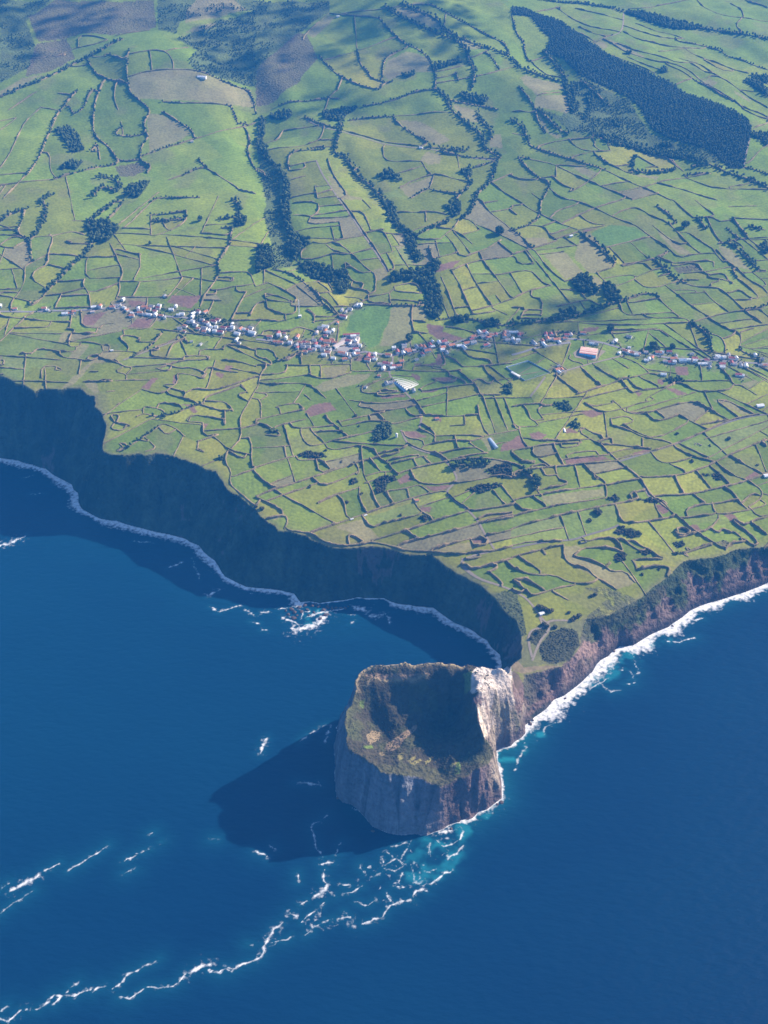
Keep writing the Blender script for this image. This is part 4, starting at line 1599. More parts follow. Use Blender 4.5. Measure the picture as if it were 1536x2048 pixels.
cm = (~INTOP)[..., None]; ALB[..., :3] = np.where(cm, cc, ALB[..., :3]); ALB[..., 3] = np.where(~INTOP, 1.0, ALB[..., 3])
# cape: worn turf and heath
def patch(txt, colr, w, ox=0, oy=0, k=1.0, rough=None, noise=None, only=None):
    px = T(txt, ox, oy, k); g = ground(px); s, m = cells(g)
    v = 0.75 + 0.5 * fbm(GX[s], GY[s], 8, 91, 3); ww = np.where(m, w, 0.0)
    if only is not None: ww = ww * only[s]
    if noise: ww = ww * sstep(noise - .08, noise + .08, fbm(GX[s], GY[s], 10, 92, 3))
    sub = ALB[s]; sub[..., :3] = sub[..., :3] * (1 - ww[..., None]) + np.array(colr) * v[..., None] * ww[..., None]
    if rough is not None: sub[..., 3] = np.where(m, rough, sub[..., 3])
    ALB[s] = sub
HEATH = (.06, .062, .035)
D5 = (912, 1100, 2.4615)
patch("265 570 320 530 345 430 400 370 470 340 560 350 640 340 620 420 600 500 520 570 430 560 330 600", (.15, .15, .07), .8, *D5)
patch("410 470 470 400 530 380 600 400 610 470 560 550 480 560 420 540", HEATH, .95, *D5, rough=1)
patch("360 420 420 360 460 370 455 400 400 470 370 460", HEATH, .9, *D5, rough=1)
patch("240 200 300 220 330 300 350 420 320 430 290 350 230 290 180 230", (.075, .09, .045), .85, *D5, rough=.8)
patch("640 190 720 180 800 200 860 230 900 280 860 320 760 320 640 340 700 280 740 240", (.10, .10, .055), .75, *D5, rough=.8, noise=.42)
patch("640 340 760 320 900 280 960 200 1050 170 1010 260 880 330 760 370 640 400", HEATH, .8, *D5, rough=1)
patch("0 120 60 110 160 180 280 240 300 300 200 240 100 170", (.11, .12, .06), .7, *D5, noise=.4)
patch("520 650 535 580 600 500 640 450 740 420 730 460 660 520 590 590 545 660", (.25, .165, .145), .85, *D5)
patch("540 600 480 590 490 640 440 720 370 780 340 810 400 790 470 740 510 690", (.19, .12, .11), .6, *D5)
patch("260 580 330 575 500 565 490 590 400 590 330 610 280 600", (.26, .19, .12), .8, *D5)
# islet
isx = ISLE; ir = np.zeros(x.shape, bool); m_ = (np.abs(x) < 420) & (y < 1560); q = inside(x[m_], y[m_], RIMD); ir[m_] = q; ir &= isx
dR = np.full(x.shape, 1e3); arcR = np.zeros(x.shape); a, b, _ = nearest(x[m_], y[m_], RIMD, 400); dR[m_] = a; arcR[m_] = b
hth = np.array((.060, .052, .034))[None, None] * (0.72 + .62 * fbm(x, y, 7, 95, 3)[..., None]); grn = np.array((.10, .13, .035)); g_ = (sstep(.60, .74, fbm(x, y, 26, 96, 3)) * .25)[..., None]
hth = hth * (1 - g_) + grn * g_
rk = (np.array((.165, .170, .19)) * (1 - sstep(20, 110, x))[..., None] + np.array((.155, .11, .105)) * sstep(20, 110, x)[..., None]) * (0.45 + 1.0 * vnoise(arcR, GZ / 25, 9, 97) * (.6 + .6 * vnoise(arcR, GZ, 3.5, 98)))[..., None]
ALB[..., :3] = np.where(isx[..., None], np.where(ir[..., None], hth, rk), ALB[..., :3]); ALB[..., 3] = np.where(isx, 1.0, ALB[..., 3])
tn = (np.exp(-(dR / 4.5) ** 2) * ir * (y > 1290) * (x < 128) + 0.7 * np.exp(-((dR - 19) / 3.0) ** 2) * ir * (y > 1300) * (x < 70))[..., None]
ALB[..., :3] = ALB[..., :3] * (1 - tn) + np.array((.34, .26, .15)) * tn
lipR = (np.exp(-dR / 3.5) * ir * (y < 1290))[..., None]; ALB[..., :3] = ALB[..., :3] * (1 - .35 * lipR) + np.array((.17, .15, .07)) * .35 * lipR
T6 = (600, 1280, 3.2)
out_ = (isx & ~ir).astype(float); inn = ir.astype(float)
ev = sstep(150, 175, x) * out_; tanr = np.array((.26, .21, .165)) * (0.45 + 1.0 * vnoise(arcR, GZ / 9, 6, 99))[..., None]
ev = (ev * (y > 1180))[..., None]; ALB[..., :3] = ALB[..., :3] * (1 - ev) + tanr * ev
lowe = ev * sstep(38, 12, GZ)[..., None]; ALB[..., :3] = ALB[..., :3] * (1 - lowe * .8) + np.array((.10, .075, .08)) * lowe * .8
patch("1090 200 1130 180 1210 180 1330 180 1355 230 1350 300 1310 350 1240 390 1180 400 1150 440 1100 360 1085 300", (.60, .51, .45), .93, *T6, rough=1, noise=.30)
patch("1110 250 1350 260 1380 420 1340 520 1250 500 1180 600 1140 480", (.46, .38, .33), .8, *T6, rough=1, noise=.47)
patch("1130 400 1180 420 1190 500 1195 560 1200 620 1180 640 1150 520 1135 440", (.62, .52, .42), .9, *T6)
patch("1230 400 1300 420 1380 470 1410 530 1440 570 1380 580 1290 560 1240 480", (.16, .15, .08), .6, *T6, noise=.45)
patch("1360 200 1400 220 1440 330 1420 480 1390 480 1360 330", (.15, .095, .09), .8, *T6)
patch("405 185 470 150 600 138 880 138 940 152 940 162 860 156 600 156 480 170 430 200", (.33, .25, .14), .9, *T6)
patch("420 225 480 212 640 215 820 222 840 240 640 240 480 240 430 255", (.25, .17, .115), .85, *T6, only=inn)
patch("430 620 470 580 520 590 510 640 450 665 430 650", (.24, .18, .105), .85, *T6, only=inn)
patch("545 700 560 660 640 610 720 550 750 545 720 590 640 680 580 715", (.25, .175, .11), .9, *T6, only=inn)
patch("505 720 530 710 545 730 520 745", (.22, .17, .1), .8, *T6, only=inn)
for z_ in ("620 735 680 728 640 768 625 762", "690 770 740 735 745 750 700 790", "700 790 770 755 780 770 730 800", "790 780 840 745 845 760 810 800", "960 800 1000 780 1005 795 970 815"):
    patch(z_, (.22, .19, .07), .9, *T6, only=inn)
patch("385 390 420 400 410 440 380 420", (.13, .18, .04), .8, *T6, only=inn)
patch("400 680 460 670 470 690 420 695", (.14, .20, .04), .8, *T6, only=inn)
patch("285 470 330 440 360 560 440 620 420 660 340 640 300 580", (.10, .11, .045), .5, *T6, only=inn, noise=.42)
patch("480 800 640 790 800 800 900 830 1000 820 1040 850 900 930 780 880 640 870 520 850", (.095, .095, .042), .5, *T6, only=inn)
patch("1040 230 1095 200 1090 330 1060 340", (.14, .20, .05), .8, *T6)
patch("1000 790 1020 770 1030 850 990 860", (.12, .19, .04), .7, *T6)
ALB = np.clip(ALB, 0.004, 1)

def attr_mat():
    m, n, l = mat_new("land_cover"); b = n['Principled BSDF']; b.inputs['Roughness'].default_value = .95; b.inputs['Specular IOR Level'].default_value = .08
    at = n.new('ShaderNodeAttribute'); at.attribute_name = 'cover'
    ge = n.new('ShaderNodeNewGeometry')
    n1 = n.new('ShaderNodeTexNoise'); n1.inputs['Scale'].default_value = 0.16; n1.inputs['Detail'].default_value = 5
    n2 = n.new('ShaderNodeTexNoise'); n2.inputs['Scale'].default_value = 0.035; n2.inputs['Detail'].default_value = 4
    l.new(ge.outputs['Position'], n1.inputs['Vector']); l.new(ge.outputs['Position'], n2.inputs['Vector'])
    r1 = n.new('ShaderNodeMapRange'); r1.inputs[1].default_value = .3; r1.inputs[2].default_value = .7; r1.inputs[3].default_value = .80; r1.inputs[4].default_value = 1.2
    r2 = n.new('ShaderNodeMapRange'); r2.inputs[1].default_value = .3; r2.inputs[2].default_value = .7; r2.inputs[3].default_value = .92; r2.inputs[4].default_value = 1.08
    l.new(n1.outputs['Fac'], r1.inputs[0]); l.new(n2.outputs['Fac'], r2.inputs[0])
    mu = n.new('ShaderNodeMath'); mu.operation = 'MULTIPLY'; l.new(r1.outputs[0], mu.inputs[0]); l.new(r2.outputs[0], mu.inputs[1])
    vm = n.new('ShaderNodeVectorMath'); vm.operation = 'SCALE'; l.new(at.outputs['Color'], vm.inputs[0]); l.new(mu.outputs[0], vm.inputs['Scale'])
    l.new(vm.outputs[0], b.inputs['Base Color'])
    bp = n.new('ShaderNodeBump'); bp.inputs['Distance'].default_value = 5.0; l.new(n1.outputs['Fac'], bp.inputs['Height']); l.new(at.outputs['Alpha'], bp.inputs['Strength'])
    l.new(bp.outputs[0], b.inputs['Normal'])
    return m
def grid_faces(mask):
    nj, ni = mask.shape; idx = np.arange(nj * ni).reshape(nj, ni)
    a = idx[:-1, :-1]; b = idx[:-1, 1:]; c = idx[1:, 1:]; d = idx[1:, :-1]
    k = mask[:-1, :-1] | mask[:-1, 1:] | mask[1:, 1:] | mask[1:, :-1]
    F = np.stack([a[k], b[k], c[k], d[k]], -1); used = np.zeros(nj * ni, bool); used[F.ravel()] = True
    return (np.cumsum(used) - 1)[F][:, ::1], used
F, used = grid_faces(GZ > -9)
V = np.stack([GX.ravel()[used], GY.ravel()[used], GZ.ravel()[used]], -1)
me = fast_mesh('terrain', V, F[:, ::-1] if False else F, attr_mat(), True)
ca = me.color_attributes.new('cover', 'FLOAT_COLOR', 'POINT'); ca.data.foreach_set('color', np.ascontiguousarray(ALB.reshape(-1, 4)[used]).ravel())
terrain = bpy.data.objects.new('terrain', me); COL.objects.link(terrain)
tag(terrain, 'green coastal plateau with dark sea cliffs rising towards the mountains', kind='structure')

# ------------------------------------------------------------------ sea
STROKES = """
@400 1600 2.56
12 620 330 650 320 680 320
8 640 350 625 400 650 430
22 650 430 635 460 590 490
10 550 515 510 540
16 460 580 495 595
8 590 570 540 595 520 625
14 420 630 375 665 355 710 325 750
10 325 750 325 790 280 825 220 845 160 870 130 855
3 130 860 100 885 40 870
14 0 860 50 845
6 370 730 410 715 450 715 465 700
8 540 690 570 670
4 570 660 640 620 690 605
10 700 610 770 600
5 740 570 760 600
20 778 630 782 631
10 830 635 890 610 935 600
10 935 600 960 560 990 530 1040 520 1095 515
8 955 475 965 500 985 525
10 1090 490 1110 465 1160 465
8 1140 440 1200 420 1240 385 1295 360
7 730 480 780 470 830 440
9 730 435 770 435
5 690 490 692 491
8 620 540 640 520
5 890 395 930 370
7 850 350 870 340
14 935 300 940 320
12 960 270 990 290
5 940 350 1000 360 1040 340 1020 310
5 1030 300 1060 250 1080 210
6 1040 370 1020 420 1040 450 990 440
7 1200 200 1250 240 1320 215 1350 160
9 1270 300 1330 260 1350 230
5 1150 370 1210 355
34 1225 165 1280 155
6 1310 115 1380 85
24 1390 80 1440 60 1510 20
3 1170 270 1180 220
5 570 130 590 200 600 250 630 290
3 570 130 650 80
6 780 40 830 60 850 80
3 690 280 720 220
10 290 265 350 290
7 360 240 385 250
6 500 370 505 420
4 240 740 265 745
3 940 340 1000 300 1050 330
4 980 240 1060 215
4 1080 330 1100 420 1130 400
3 800 520 860 540 900 510
3 840 380 820 330
@0 1600 3.072
22 60 560 110 530 180 500 235 465
8 265 440 365 390
5 10 545 60 510
5 0 700 60 650 210 555
7 415 435 500 390 570 345 665 280
10 765 375 835 340
4 835 330 925 300
8 920 210 950 195
9 985 258 992 255
4 765 450 825 425
9 1300 240 1340 240
8 0 1340 40 1360 90 1330 130 1290
12 20 1350 60 1365
18 158 1290 162 1285
4 200 1290 260 1270 300 1240
12 310 1220 340 1195 380 1210 330 1255
3 385 1195 440 1150 480 1125
6 380 1200 460 1200 520 1175 560 1165
10 570 1180 600 1155 650 1145
14 690 1160 720 1140 775 1080
3 780 1075 870 1030 940 1000 975 980
8 730 1210 800 1215 840 1190 900 1150
9 900 1150 980 1160 1060 1140 1100 1120
12 1100 1120 1130 1080 1150 1060
24 1160 1065 1210 1030 1290 1010
6 1280 1040 1340 1065 1390 1035 1420 1050 1490 1010 1536 1000
4 0 1300 40 1270
@0 700 3
26 -30 1175 60 1160 110 1135
10 110 1135 160 1110
14 1240 1475 1310 1445
8 1010 1305 1090 1275
4 1150 1250 1180 1320 1200 1380
4 800 1145 930 1160
4 130 770 200 750
3 180 865 280 860
@400 1100 3
8 60 340 115 370 180 350 250 330
10 275 360 310 385 335 390
12 365 375 410 370
10 470 355 530 345
8 370 480 400 480
10 490 400 500 415
18 538 400 542 403
42 560 470 600 485
38 600 475 680 460 720 430 760 385
16 640 400 700 380 740 370
12 500 410 560 430 590 450
8 610 410 620 370 660 370
8 730 360 760 355
6 780 365 870 350
30 935 350 990 345
22 970 355 1000 365
20 1010 390 1050 400 1100 385
9 1110 380 1135 410 1140 440
4 870 385 940 390
4 905 440 930 420
5 370 1180 400 1130
5 600 1150 650 1110 700 1080 760 1050
3 300 430 360 440
@912 1100 2.4615
6 1040 450 1100 455 1180 430
10 815 590 822 590
6 750 630 700 660 660 690
4 830 660 880 655
3 860 600 880 640
10 1100 360 1220 335
5 290 1080 310 1020 350 970
4 700 640 760 700 800 690
5 430 900 440 870 490 850
3 860 500 900 600 850 640
@0 0 1
6 520 1507 532 1478
4 590 1565 640 1570
4 660 1455 650 1480
"""
TURQ = [("1200 200 1340 130 1350 250 1290 360 1150 440 1060 400 1060 300 1150 200", 400, 1600, 2.56, .42), ("620 360 740 360 720 430 640 450", 400, 1100, 3, .5),
        ("600 680 700 600 800 520 900 480 1000 420 1060 440 960 500 860 560 760 640 650 700", 912, 1100, 2.4615, .45), ("340 880 430 890 430 910 340 980 300 1030 200 1040 200 1010", 912, 1100, 2.4615, .6),
        ("1000 1190 1260 1090 1250 1130 1100 1220 1000 1300 860 1320 860 1260", 600, 1280, 3.2, .5)]
su = np.concatenate([-np.geomspace(9, 0.44, 18), np.linspace(-0.425, 0.425, 1000), np.geomspace(0.44, 9, 18)])
sd = np.linspace(math.radians(67), math.atan(H0 / 2500.0), 980); sy_ = H0 / np.tan(sd)
sy_ = np.concatenate([[-14000, -6000, -2000, -400, 150, 420], sy_, np.geomspace(2600, 15500, 16)])
SY, SU = np.meshgrid(sy_, su, indexing='ij'); SX = SU * np.sqrt(np.minimum(np.abs(SY), 6000) ** 2 + H0 ** 2)
SX = np.clip(SX, -15500, 15500)
FO = np.zeros(SX.shape); TQ = np.zeros(SX.shape)
near = (SY > 500) & (SY < 2700) & (np.abs(SX) < 1600)
qx = SX[near]; qy = SY[near]
wl1, wa1, _ = nearest(qx, qy, WATER_LINE, 90); wl2, wa2, _ = nearest(qx, qy, ISW, 90)
eastf = sstep(200, 300, qx)
WPATH = WATER_LINE
wid = 23 * (0.30 + 1.2 * fbm(wa1, wa1 * 0, 40, 81, 4)) * (1 - eastf) + 27 * (0.22 + 1.25 * fbm(wa1, wa1 * 0, 36, 82, 4)) * eastf * (1 + .3 * np.exp(-((qx - 380) / 170) ** 2))
gap = ((qx > -150) & (qx < -30) & (qy > 1560)); wid = np.where(gap, 4.0, wid)
wid = np.where((qx > -40) & (qx < 10) & (qy > 1560), 5, wid)
fo = np.clip(1.5 * (1 - wl1 / np.maximum(wid, 1)) + 0.25, 0, 1.25) * (wl1 < wid * 1.3)
se = sstep(60, 150, qx - (qy - 1150) * 0.2) * (qy < 1330)
w2 = 1.5 + 7.5 * se * (0.4 + fbm(wa2, wa2 * 0, 30, 83, 2))
fo = np.maximum(fo, np.clip(1.4 * (1 - wl2 / w2), 0, 1.2) * (wl2 < w2 * 1.2))
tq = 0.40 * np.exp(-wl1 / 16) * eastf + .35 * np.exp(-wl2 / 18) * se + .10 * np.exp(-wl1 / 60) * (1 - eastf) + .035 * (1 - sstep(-50, 250, qx)) * sstep(1000, 1400, qy)
ox = oy = 0; kk = 1
for ln in STROKES.strip().splitlines():
    v = ln.split()
    if ln[0] == '@': ox, oy, kk = float(v[0][1:]), float(v[1]), float(v[2]); continue
    w = float(v[0]) / kk; p = T(' '.join(v[1:]), ox, oy, kk); g = at_z(p[:, 0], p[:, 1], 0)
    sc = math.hypot(g[0, 1], H0) / FPX; w = max(w * sc * 0.62, 1.15)
    g = densify(g, 6); rs = np.random.RandomState(int(w * 10) + len(g)); g[1:-1] += rs.uniform(-1.7, 1.7, (len(g) - 2, 2))
    idx = np.flatnonzero((qx > g[:, 0].min() - 30) & (qx < g[:, 0].max() + 30) & (qy > g[:, 1].min() - 40) & (qy < g[:, 1].max() + 40))
    d, ar, _ = nearest(qx[idx], qy[idx], g); ww = w * (0.45 + 1.15 * fbm(ar, ar * 0, 22, int(w * 7), 3)) * (0.5 + 0.5 * sstep(0, 12, ar) * sstep(0, 12, ar.max() - ar))
    val = np.clip(1.15 * np.exp(-(d / (ww * 1.25)) ** 1.3) , 0, 1.2) * (1.0 if v[0] not in ('3', '4', '5') else .78)
    fo[idx] = np.maximum(fo[idx], np.maximum(val, .80 * np.exp(-d / (w * 2.6)) * (.3 + 1.2 * fbm(qx[idx], qy[idx], 11, 86, 3)))); tq[idx] = np.maximum(tq[idx], .16 * np.exp(-d / 12))
wk = at_z(*T("600 300 760 300 1200 170 1350 180 1300 380 1100 500 940 600 760 640 500 700 330 780 300 740 400 600 560 440", 400, 1600, 2.56).T, 0)
wx = qx + 10 * (fbm(qx, qy, 30, 88, 2) - .5); wy = qy + 10 * (fbm(qx, qy, 30, 89, 2) - .5); rdg = 1 - np.abs(2 * fbm(wx, wy, 26, 90, 3) - 1)
fo = np.maximum(fo, inside(qx, qy, wk) * sstep(.90, .985, rdg) * .55 * sstep(.42, .6, fbm(qx, qy, 60, 91, 2)))
rdg2 = 1 - np.abs(2 * fbm(wx * .7, wy, 30, 93, 3) - 1); fo = np.maximum(fo, sstep(.93, .99, rdg2) * .62 * np.exp(-wl1 / 45) * sstep(.45, .6, fbm(qx, qy, 50, 94, 2)) * (wl1 < 89))
for txt, a, b, k, w in TURQ:
    p = T(txt, a, b, k); g = at_z(p[:, 0], p[:, 1], 0); d, _, _ = nearest(qx, qy, np.vstack([g, g[:1]]), 60)
    ins = inside(qx, qy, g); tq = np.maximum(tq, np.where(ins, w, w * np.exp(-d / 6)) * (0.15 + 1.1 * sstep(.35, .68, fbm(qx, qy, 20, 85, 3))))
FO[near] = fo; TQ[near] = tq
def sea_mat():
    m, n, l = mat_new("sea_water"); b = n['Principled BSDF']
    at = n.new('ShaderNodeAttribute'); at.attribute_name = 'surf'; sp = n.new('ShaderNodeSeparateColor'); l.new(at.outputs['Color'], sp.inputs[0])
    ge = n.new('ShaderNodeNewGeometry')
    def noise(s, d=4, stretch=None):
        q = n.new('ShaderNodeTexNoise'); q.inputs['Scale'].default_value = s; q.inputs['Detail'].default_value = d
        if stretch:
            mp = n.new('ShaderNodeMapping'); mp.inputs['Scale'].default_value = stretch; mp.inputs['Rotation'].default_value = (0, 0, 0.5); l.new(ge.outputs['Position'], mp.inputs[0]); l.new(mp.outputs[0], q.inputs['Vector'])
        else: l.new(ge.outputs['Position'], q.inputs['Vector'])
        return q
    nf = noise(0.14, 9); nb = noise(0.0022, 4); nw = noise(0.05, 8, (1, 2.2, 1)); ng = noise(0.6, 3)
    # foam breaks up at its edges
    ad = n.new('ShaderNodeMath'); ad.operation = 'MULTIPLY_ADD'; l.new(nf.outputs['Fac'], ad.inputs[0]); ad.inputs[1].default_value = 2.3; ad.inputs[2].default_value = -1.55
    a2 = n.new('ShaderNodeMath'); a2.operation = 'ADD'; l.new(ad.outputs[0], a2.inputs[0]); l.new(sp.outputs[0], a2.inputs[1])
    fm = n.new('ShaderNodeMapRange'); fm.interpolation_type = 'SMOOTHSTEP'; fm.inputs[1].default_value = 0.0; fm.inputs[2].default_value = 1.05; l.new(a2.outputs[0], fm.inputs[0])
    gate = n.new('ShaderNodeMapRange'); gate.inputs[1].default_value = 0.02; gate.inputs[2].default_value = 0.30; l.new(sp.outputs[0], gate.inputs[0])
    fg = n.new('ShaderNodeMath'); fg.operation = 'MULTIPLY'; l.new(fm.outputs[0], fg.inputs[0]); l.new(gate.outputs[0], fg.inputs[1])
    deep = n.new('ShaderNodeMix'); deep.data_type = 'RGBA'; deep.inputs[6].default_value = (.0002, .011, .049, 1); deep.inputs[7].default_value = (.002, .031, .074, 1); l.new(nb.outputs['Fac'], deep.inputs[0])
    t = n.new('ShaderNodeMix'); t.data_type = 'RGBA'; t.inputs[7].default_value = (.02, .24, .30, 1); l.new(sp.outputs[1], t.inputs[0]); l.new(deep.outputs[2], t.inputs[6])
    f = n.new('ShaderNodeMix'); f.data_type = 'RGBA'; f.inputs[7].default_value = (.82, .80, .80, 1); l.new(fg.outputs[0], f.inputs[0]); l.new(t.outputs[2], f.inputs[6])
    l.new(f.outputs[2], b.inputs['Base Color'])
    ro = n.new('ShaderNodeMapRange'); ro.inputs[3].default_value = .30; ro.inputs[4].default_value = .9; l.new(fg.outputs[0], ro.inputs[0]); l.new(ro.outputs[0], b.inputs['Roughness'])
    b.inputs['IOR'].default_value = 1.33; b.inputs['Specular IOR Level'].default_value = .28
    bp = n.new('ShaderNodeBump'); bp.inputs['Strength'].default_value = .3; bp.inputs['Distance'].default_value = 5.0; l.new(nw.outputs['Fac'], bp.inputs['Height']); l.new(bp.outputs[0], b.inputs['Normal'])
    return m
sea_h = hf(np.clip(SX, -5000, 5000), np.clip(SY, 1012, 14000)); dry_ = (sea_h > 6) & (SY > 1060)
nj, ni = SX.shape; idx = np.arange(nj * ni).reshape(nj, ni); k = ~(dry_[:-1, :-1] & dry_[:-1, 1:] & dry_[1:, 1:] & dry_[1:, :-1])
F = np.stack([idx[:-1, :-1][k], idx[:-1, 1:][k], idx[1:, 1:][k], idx[1:, :-1][k]], -1); used = np.zeros(nj * ni, bool); used[F.ravel()] = True; F = (np.cumsum(used) - 1)[F]
swell = (fbm(SX, SY, 60, 87, 2) - .5) * 0.5 * (1 - np.clip((np.abs(SX) + np.abs(SY)) / 9000, 0, 1))
V = np.stack([SX.ravel()[used], SY.ravel()[used], swell.ravel()[used]], -1)
me = fast_mesh('sea', V, F, sea_mat(), True)
ca = me.color_attributes.new('surf', 'FLOAT_COLOR', 'POINT'); ca.data.foreach_set('color', np.stack([FO, TQ, 0 * FO, 0 * FO + 1], -1).reshape(-1, 4)[used].astype(np.float32).ravel())
sea = bpy.data.objects.new('sea', me); COL.objects.link(sea); tag(sea, 'deep blue ocean with surf along the cliffs and drifting foam lines', kind='structure')

# ------------------------------------------------------------------ haze (one closed box) and the clouds above it
hx, hy0, hy1, hz0, hz1 = 15800, -14300, 15800, -14, 1530
vs = [(x_, y_, z_) for z_ in (hz0, hz1) for y_ in (hy0, hy1) for x_ in (-hx, hx)]
haze = mesh_obj('haze', vs, [(0, 2, 3, 1), (4, 5, 7, 6), (0, 1, 5, 4), (2, 6, 7, 3), (0, 4, 6, 2), (1, 3, 7, 5)])
hm, n, l = mat_new("haze_air"); n.remove(n['Principled BSDF']); pv = n.new('ShaderNodeVolumePrincipled')
pv.inputs['Color'].default_value = (*HAZE_COLOR, 1); pv.inputs['Density'].default_value = HAZE_DENSITY; pv.inputs['Anisotropy'].default_value = 0.0
l.new(pv.outputs[0], n['Material Output'].inputs['Volume']); haze.data.materials.append(hm); tag(haze, kind='stuff')
# ------------------------------------------------------------------ wording: every thing is told apart by a landmark near it
LANDMARKS = [("the white silo", 790, 868), ("the walled sports pitch", 1055, 742), ("the red-roofed warehouse", 1178, 703), ("the white greenhouse sheds", 808, 763),
 ("the crater headland", 880, 1420), ("the white hut on the cape", 1083, 1228), ("the lattice mast", 598, 625), ("the walled school", 695, 688), ("the dark tree plantation", 1330, 230),
 ("the brown round hill", 390, 178), ("the big ploughed plot", 365, 600), ("the tallest grove", 1160, 572), ("the grey polytunnel", 985, 887), ("the hilltop farm shed", 404, 155),
 ("the wide tan field", 780, 655), ("the stone rubble heap", 1395, 888), ("the wooded ravine", 570, 440), ("the black soil plot", 1368, 1062), ("the L-shaped dark wood", 700, 590),
 ("the westernmost sea cliff", 90, 775), ("the cliff corner", 208, 905), ("the field barn ruin", 1166, 1083), ("the pasture troughs", 718, 1034), ("the long yellow pasture", 1150, 1045), ("the top road bend", 1245, 60), ("the cliff-edge pasture", 340, 880)]
ORD = ["nearest", "second nearest", "third nearest", "fourth nearest", "fifth nearest", "sixth nearest", "seventh nearest", "eighth nearest", "ninth nearest", "tenth nearest", "eleventh nearest", "twelfth nearest",
       "thirteenth nearest", "fourteenth nearest", "fifteenth nearest", "sixteenth nearest", "seventeenth nearest", "eighteenth nearest", "nineteenth nearest", "twentieth nearest"]
def side(px, py):
    best = min(LANDMARKS, key=lambda L: (L[1] - px) ** 2 + 1.7 * (L[2] - py) ** 2)
    dx, dy = px - best[1], (py - best[2]) * 1.3
    a = math.degrees(math.atan2(-dy, dx)) % 360
    d = ["right of", "up and right of", "above", "up and left of", "left of", "down and left of", "below", "down and right of"][int((a + 22.5) // 45) % 8]
    return d, best[0], math.hypot(dx, dy)
def label_set(items, make):
    """items: (object, px, py, look). Ranks the ones of one look on one side of one landmark by distance."""
    groups = {}
    for o, px, py, look in items:
        d, lm, r = side(px, py); groups.setdefault((look, d, lm), []).append((r, o))
    for (look, d, lm), lst in groups.items():
        lst.sort(key=lambda t: t[0])
        for n, (r, o) in enumerate(lst):
            if len(lst) == 1: o['label'] = f"{look} {d} {lm}"
            elif n == len(lst) - 1 and n > 1: o['label'] = f"{look} {d} {lm}, farthest from it"
            else: o['label'] = f"{look} {d} {lm}, {ORD[min(n, 19)]} to it"
RNG = np.random.RandomState(7)

# ------------------------------------------------------------------ roads and tracks
def chaikin(p, n=1):
    for _ in range(n):
        q = [p[0]]
        for a, b in zip(p[:-1], p[1:]): q += [a * .75 + b * .25, a * .25 + b * .75]
        q.append(p[-1]); p = np.array(q)
    return p
def ribbon(name, pts, width, mat, lift=0.35):
    p = densify(chaikin(pts[:, :2], 2), 6); t = np.gradient(p, axis=0); t /= np.linalg.norm(t, axis=1)[:, None] + 1e-9
    nrm = np.column_stack([-t[:, 1], t[:, 0]]); V = []
    for s in (-.5, 0, .5):
        q = p + nrm * width * s; V.append(np.column_stack([q, hf(q[:, 0], q[:, 1]) + lift]))
    n = len(p); V = np.vstack(V); F = []
    for b in (0, 1):
        for k in range(n - 1): F.append((b * n + k, b * n + k + 1, (b + 1) * n + k + 1, (b + 1) * n + k))
    V[:, 2] = np.maximum(V[:, 2], np.maximum(np.tile(V[:n, 2], 3), np.tile(V[2 * n:, 2], 3)) - 0.6)
    o = bpy.data.objects.new(name, fast_mesh(name, V, np.array(F)[:, ::-1], mat)); COL.objects.link(o); return o
M_ROAD = mat_plain("asphalt", (.24, .225, .225), .9, .15, .3); M_LANE = mat_plain("worn_asphalt", (.185, .165, .145), .9, .15, .3); M_TRACK = mat_plain("dirt_track", (.27, .22, .17), .95, .15, .3)
for k, p, r, _ in FEAT:
    if k == 'r': tag(ribbon('road', p, 6.5 if p[:, 1].mean() > 2250 else 4.6, M_ROAD if p[:, 1].mean() > 2250 else M_LANE), 'grey asphalt village road', kind='structure')
    if k == 'l': tag(ribbon('track', p, 4.2, M_TRACK), 'pale farm track between the fields', kind='structure')
for tx in ("30 40 45 90 110 140 170 160 230 180 300 210 350 240 390 290 410 322", "410 322 440 355 462 370 455 400 420 440 400 480 385 520 375 545", "462 370 410 385 370 395 355 430 362 480 375 530", "410 322 430 380 455 350 520 345 570 350"):
    px = T(tx, *D5); tag(ribbon('footpath', ground(px), 4.0, M_TRACK), 'worn earth path on the cape', kind='structure')

# ------------------------------------------------------------------ hedge banks
def hedge_mat():
    m, n, l = mat_new("hedge"); b = n['Principled BSDF']; b.inputs['Roughness'].default_value = .95; b.inputs['Specular IOR Level'].default_value = .05
    ge = n.new('ShaderNodeNewGeometry'); a = n.new('ShaderNodeTexNoise'); a.inputs['Scale'].default_value = .035; a.inputs['Detail'].default_value = 5
    c = n.new('ShaderNodeTexNoise'); c.inputs['Scale'].default_value = .5; c.inputs['Detail'].default_value = 4
    l.new(ge.outputs['Position'], a.inputs['Vector']); l.new(ge.outputs['Position'], c.inputs['Vector'])
    r = n.new('ShaderNodeValToRGB'); e = r.color_ramp.elements; e[0].position = .30; e[0].color = (.125, .120, .050, 1); e[1].position = .62; e[1].color = (.31, .225, .125, 1)
    l.new(a.outputs['Fac'], r.inputs[0]); mr = n.new('ShaderNodeMapRange'); mr.inputs[1].default_value = .3; mr.inputs[2].default_value = .7; mr.inputs[3].default_value = .62; mr.inputs[4].default_value = 1.3
    l.new(c.outputs['Fac'], mr.inputs[0]); v = n.new('ShaderNodeVectorMath'); v.operation = 'SCALE'; l.new(r.outputs[0], v.inputs[0]); l.new(mr.outputs[0], v.inputs['Scale']); l.new(v.outputs[0], b.inputs['Base Color'])
    bp = n.new('ShaderNodeBump'); bp.inputs['Distance'].default_value = 1.2; bp.inputs['Strength'].default_value = .8; l.new(c.outputs['Fac'], bp.inputs['Height']); l.new(bp.outputs[0], b.inputs['Normal'])
    return m
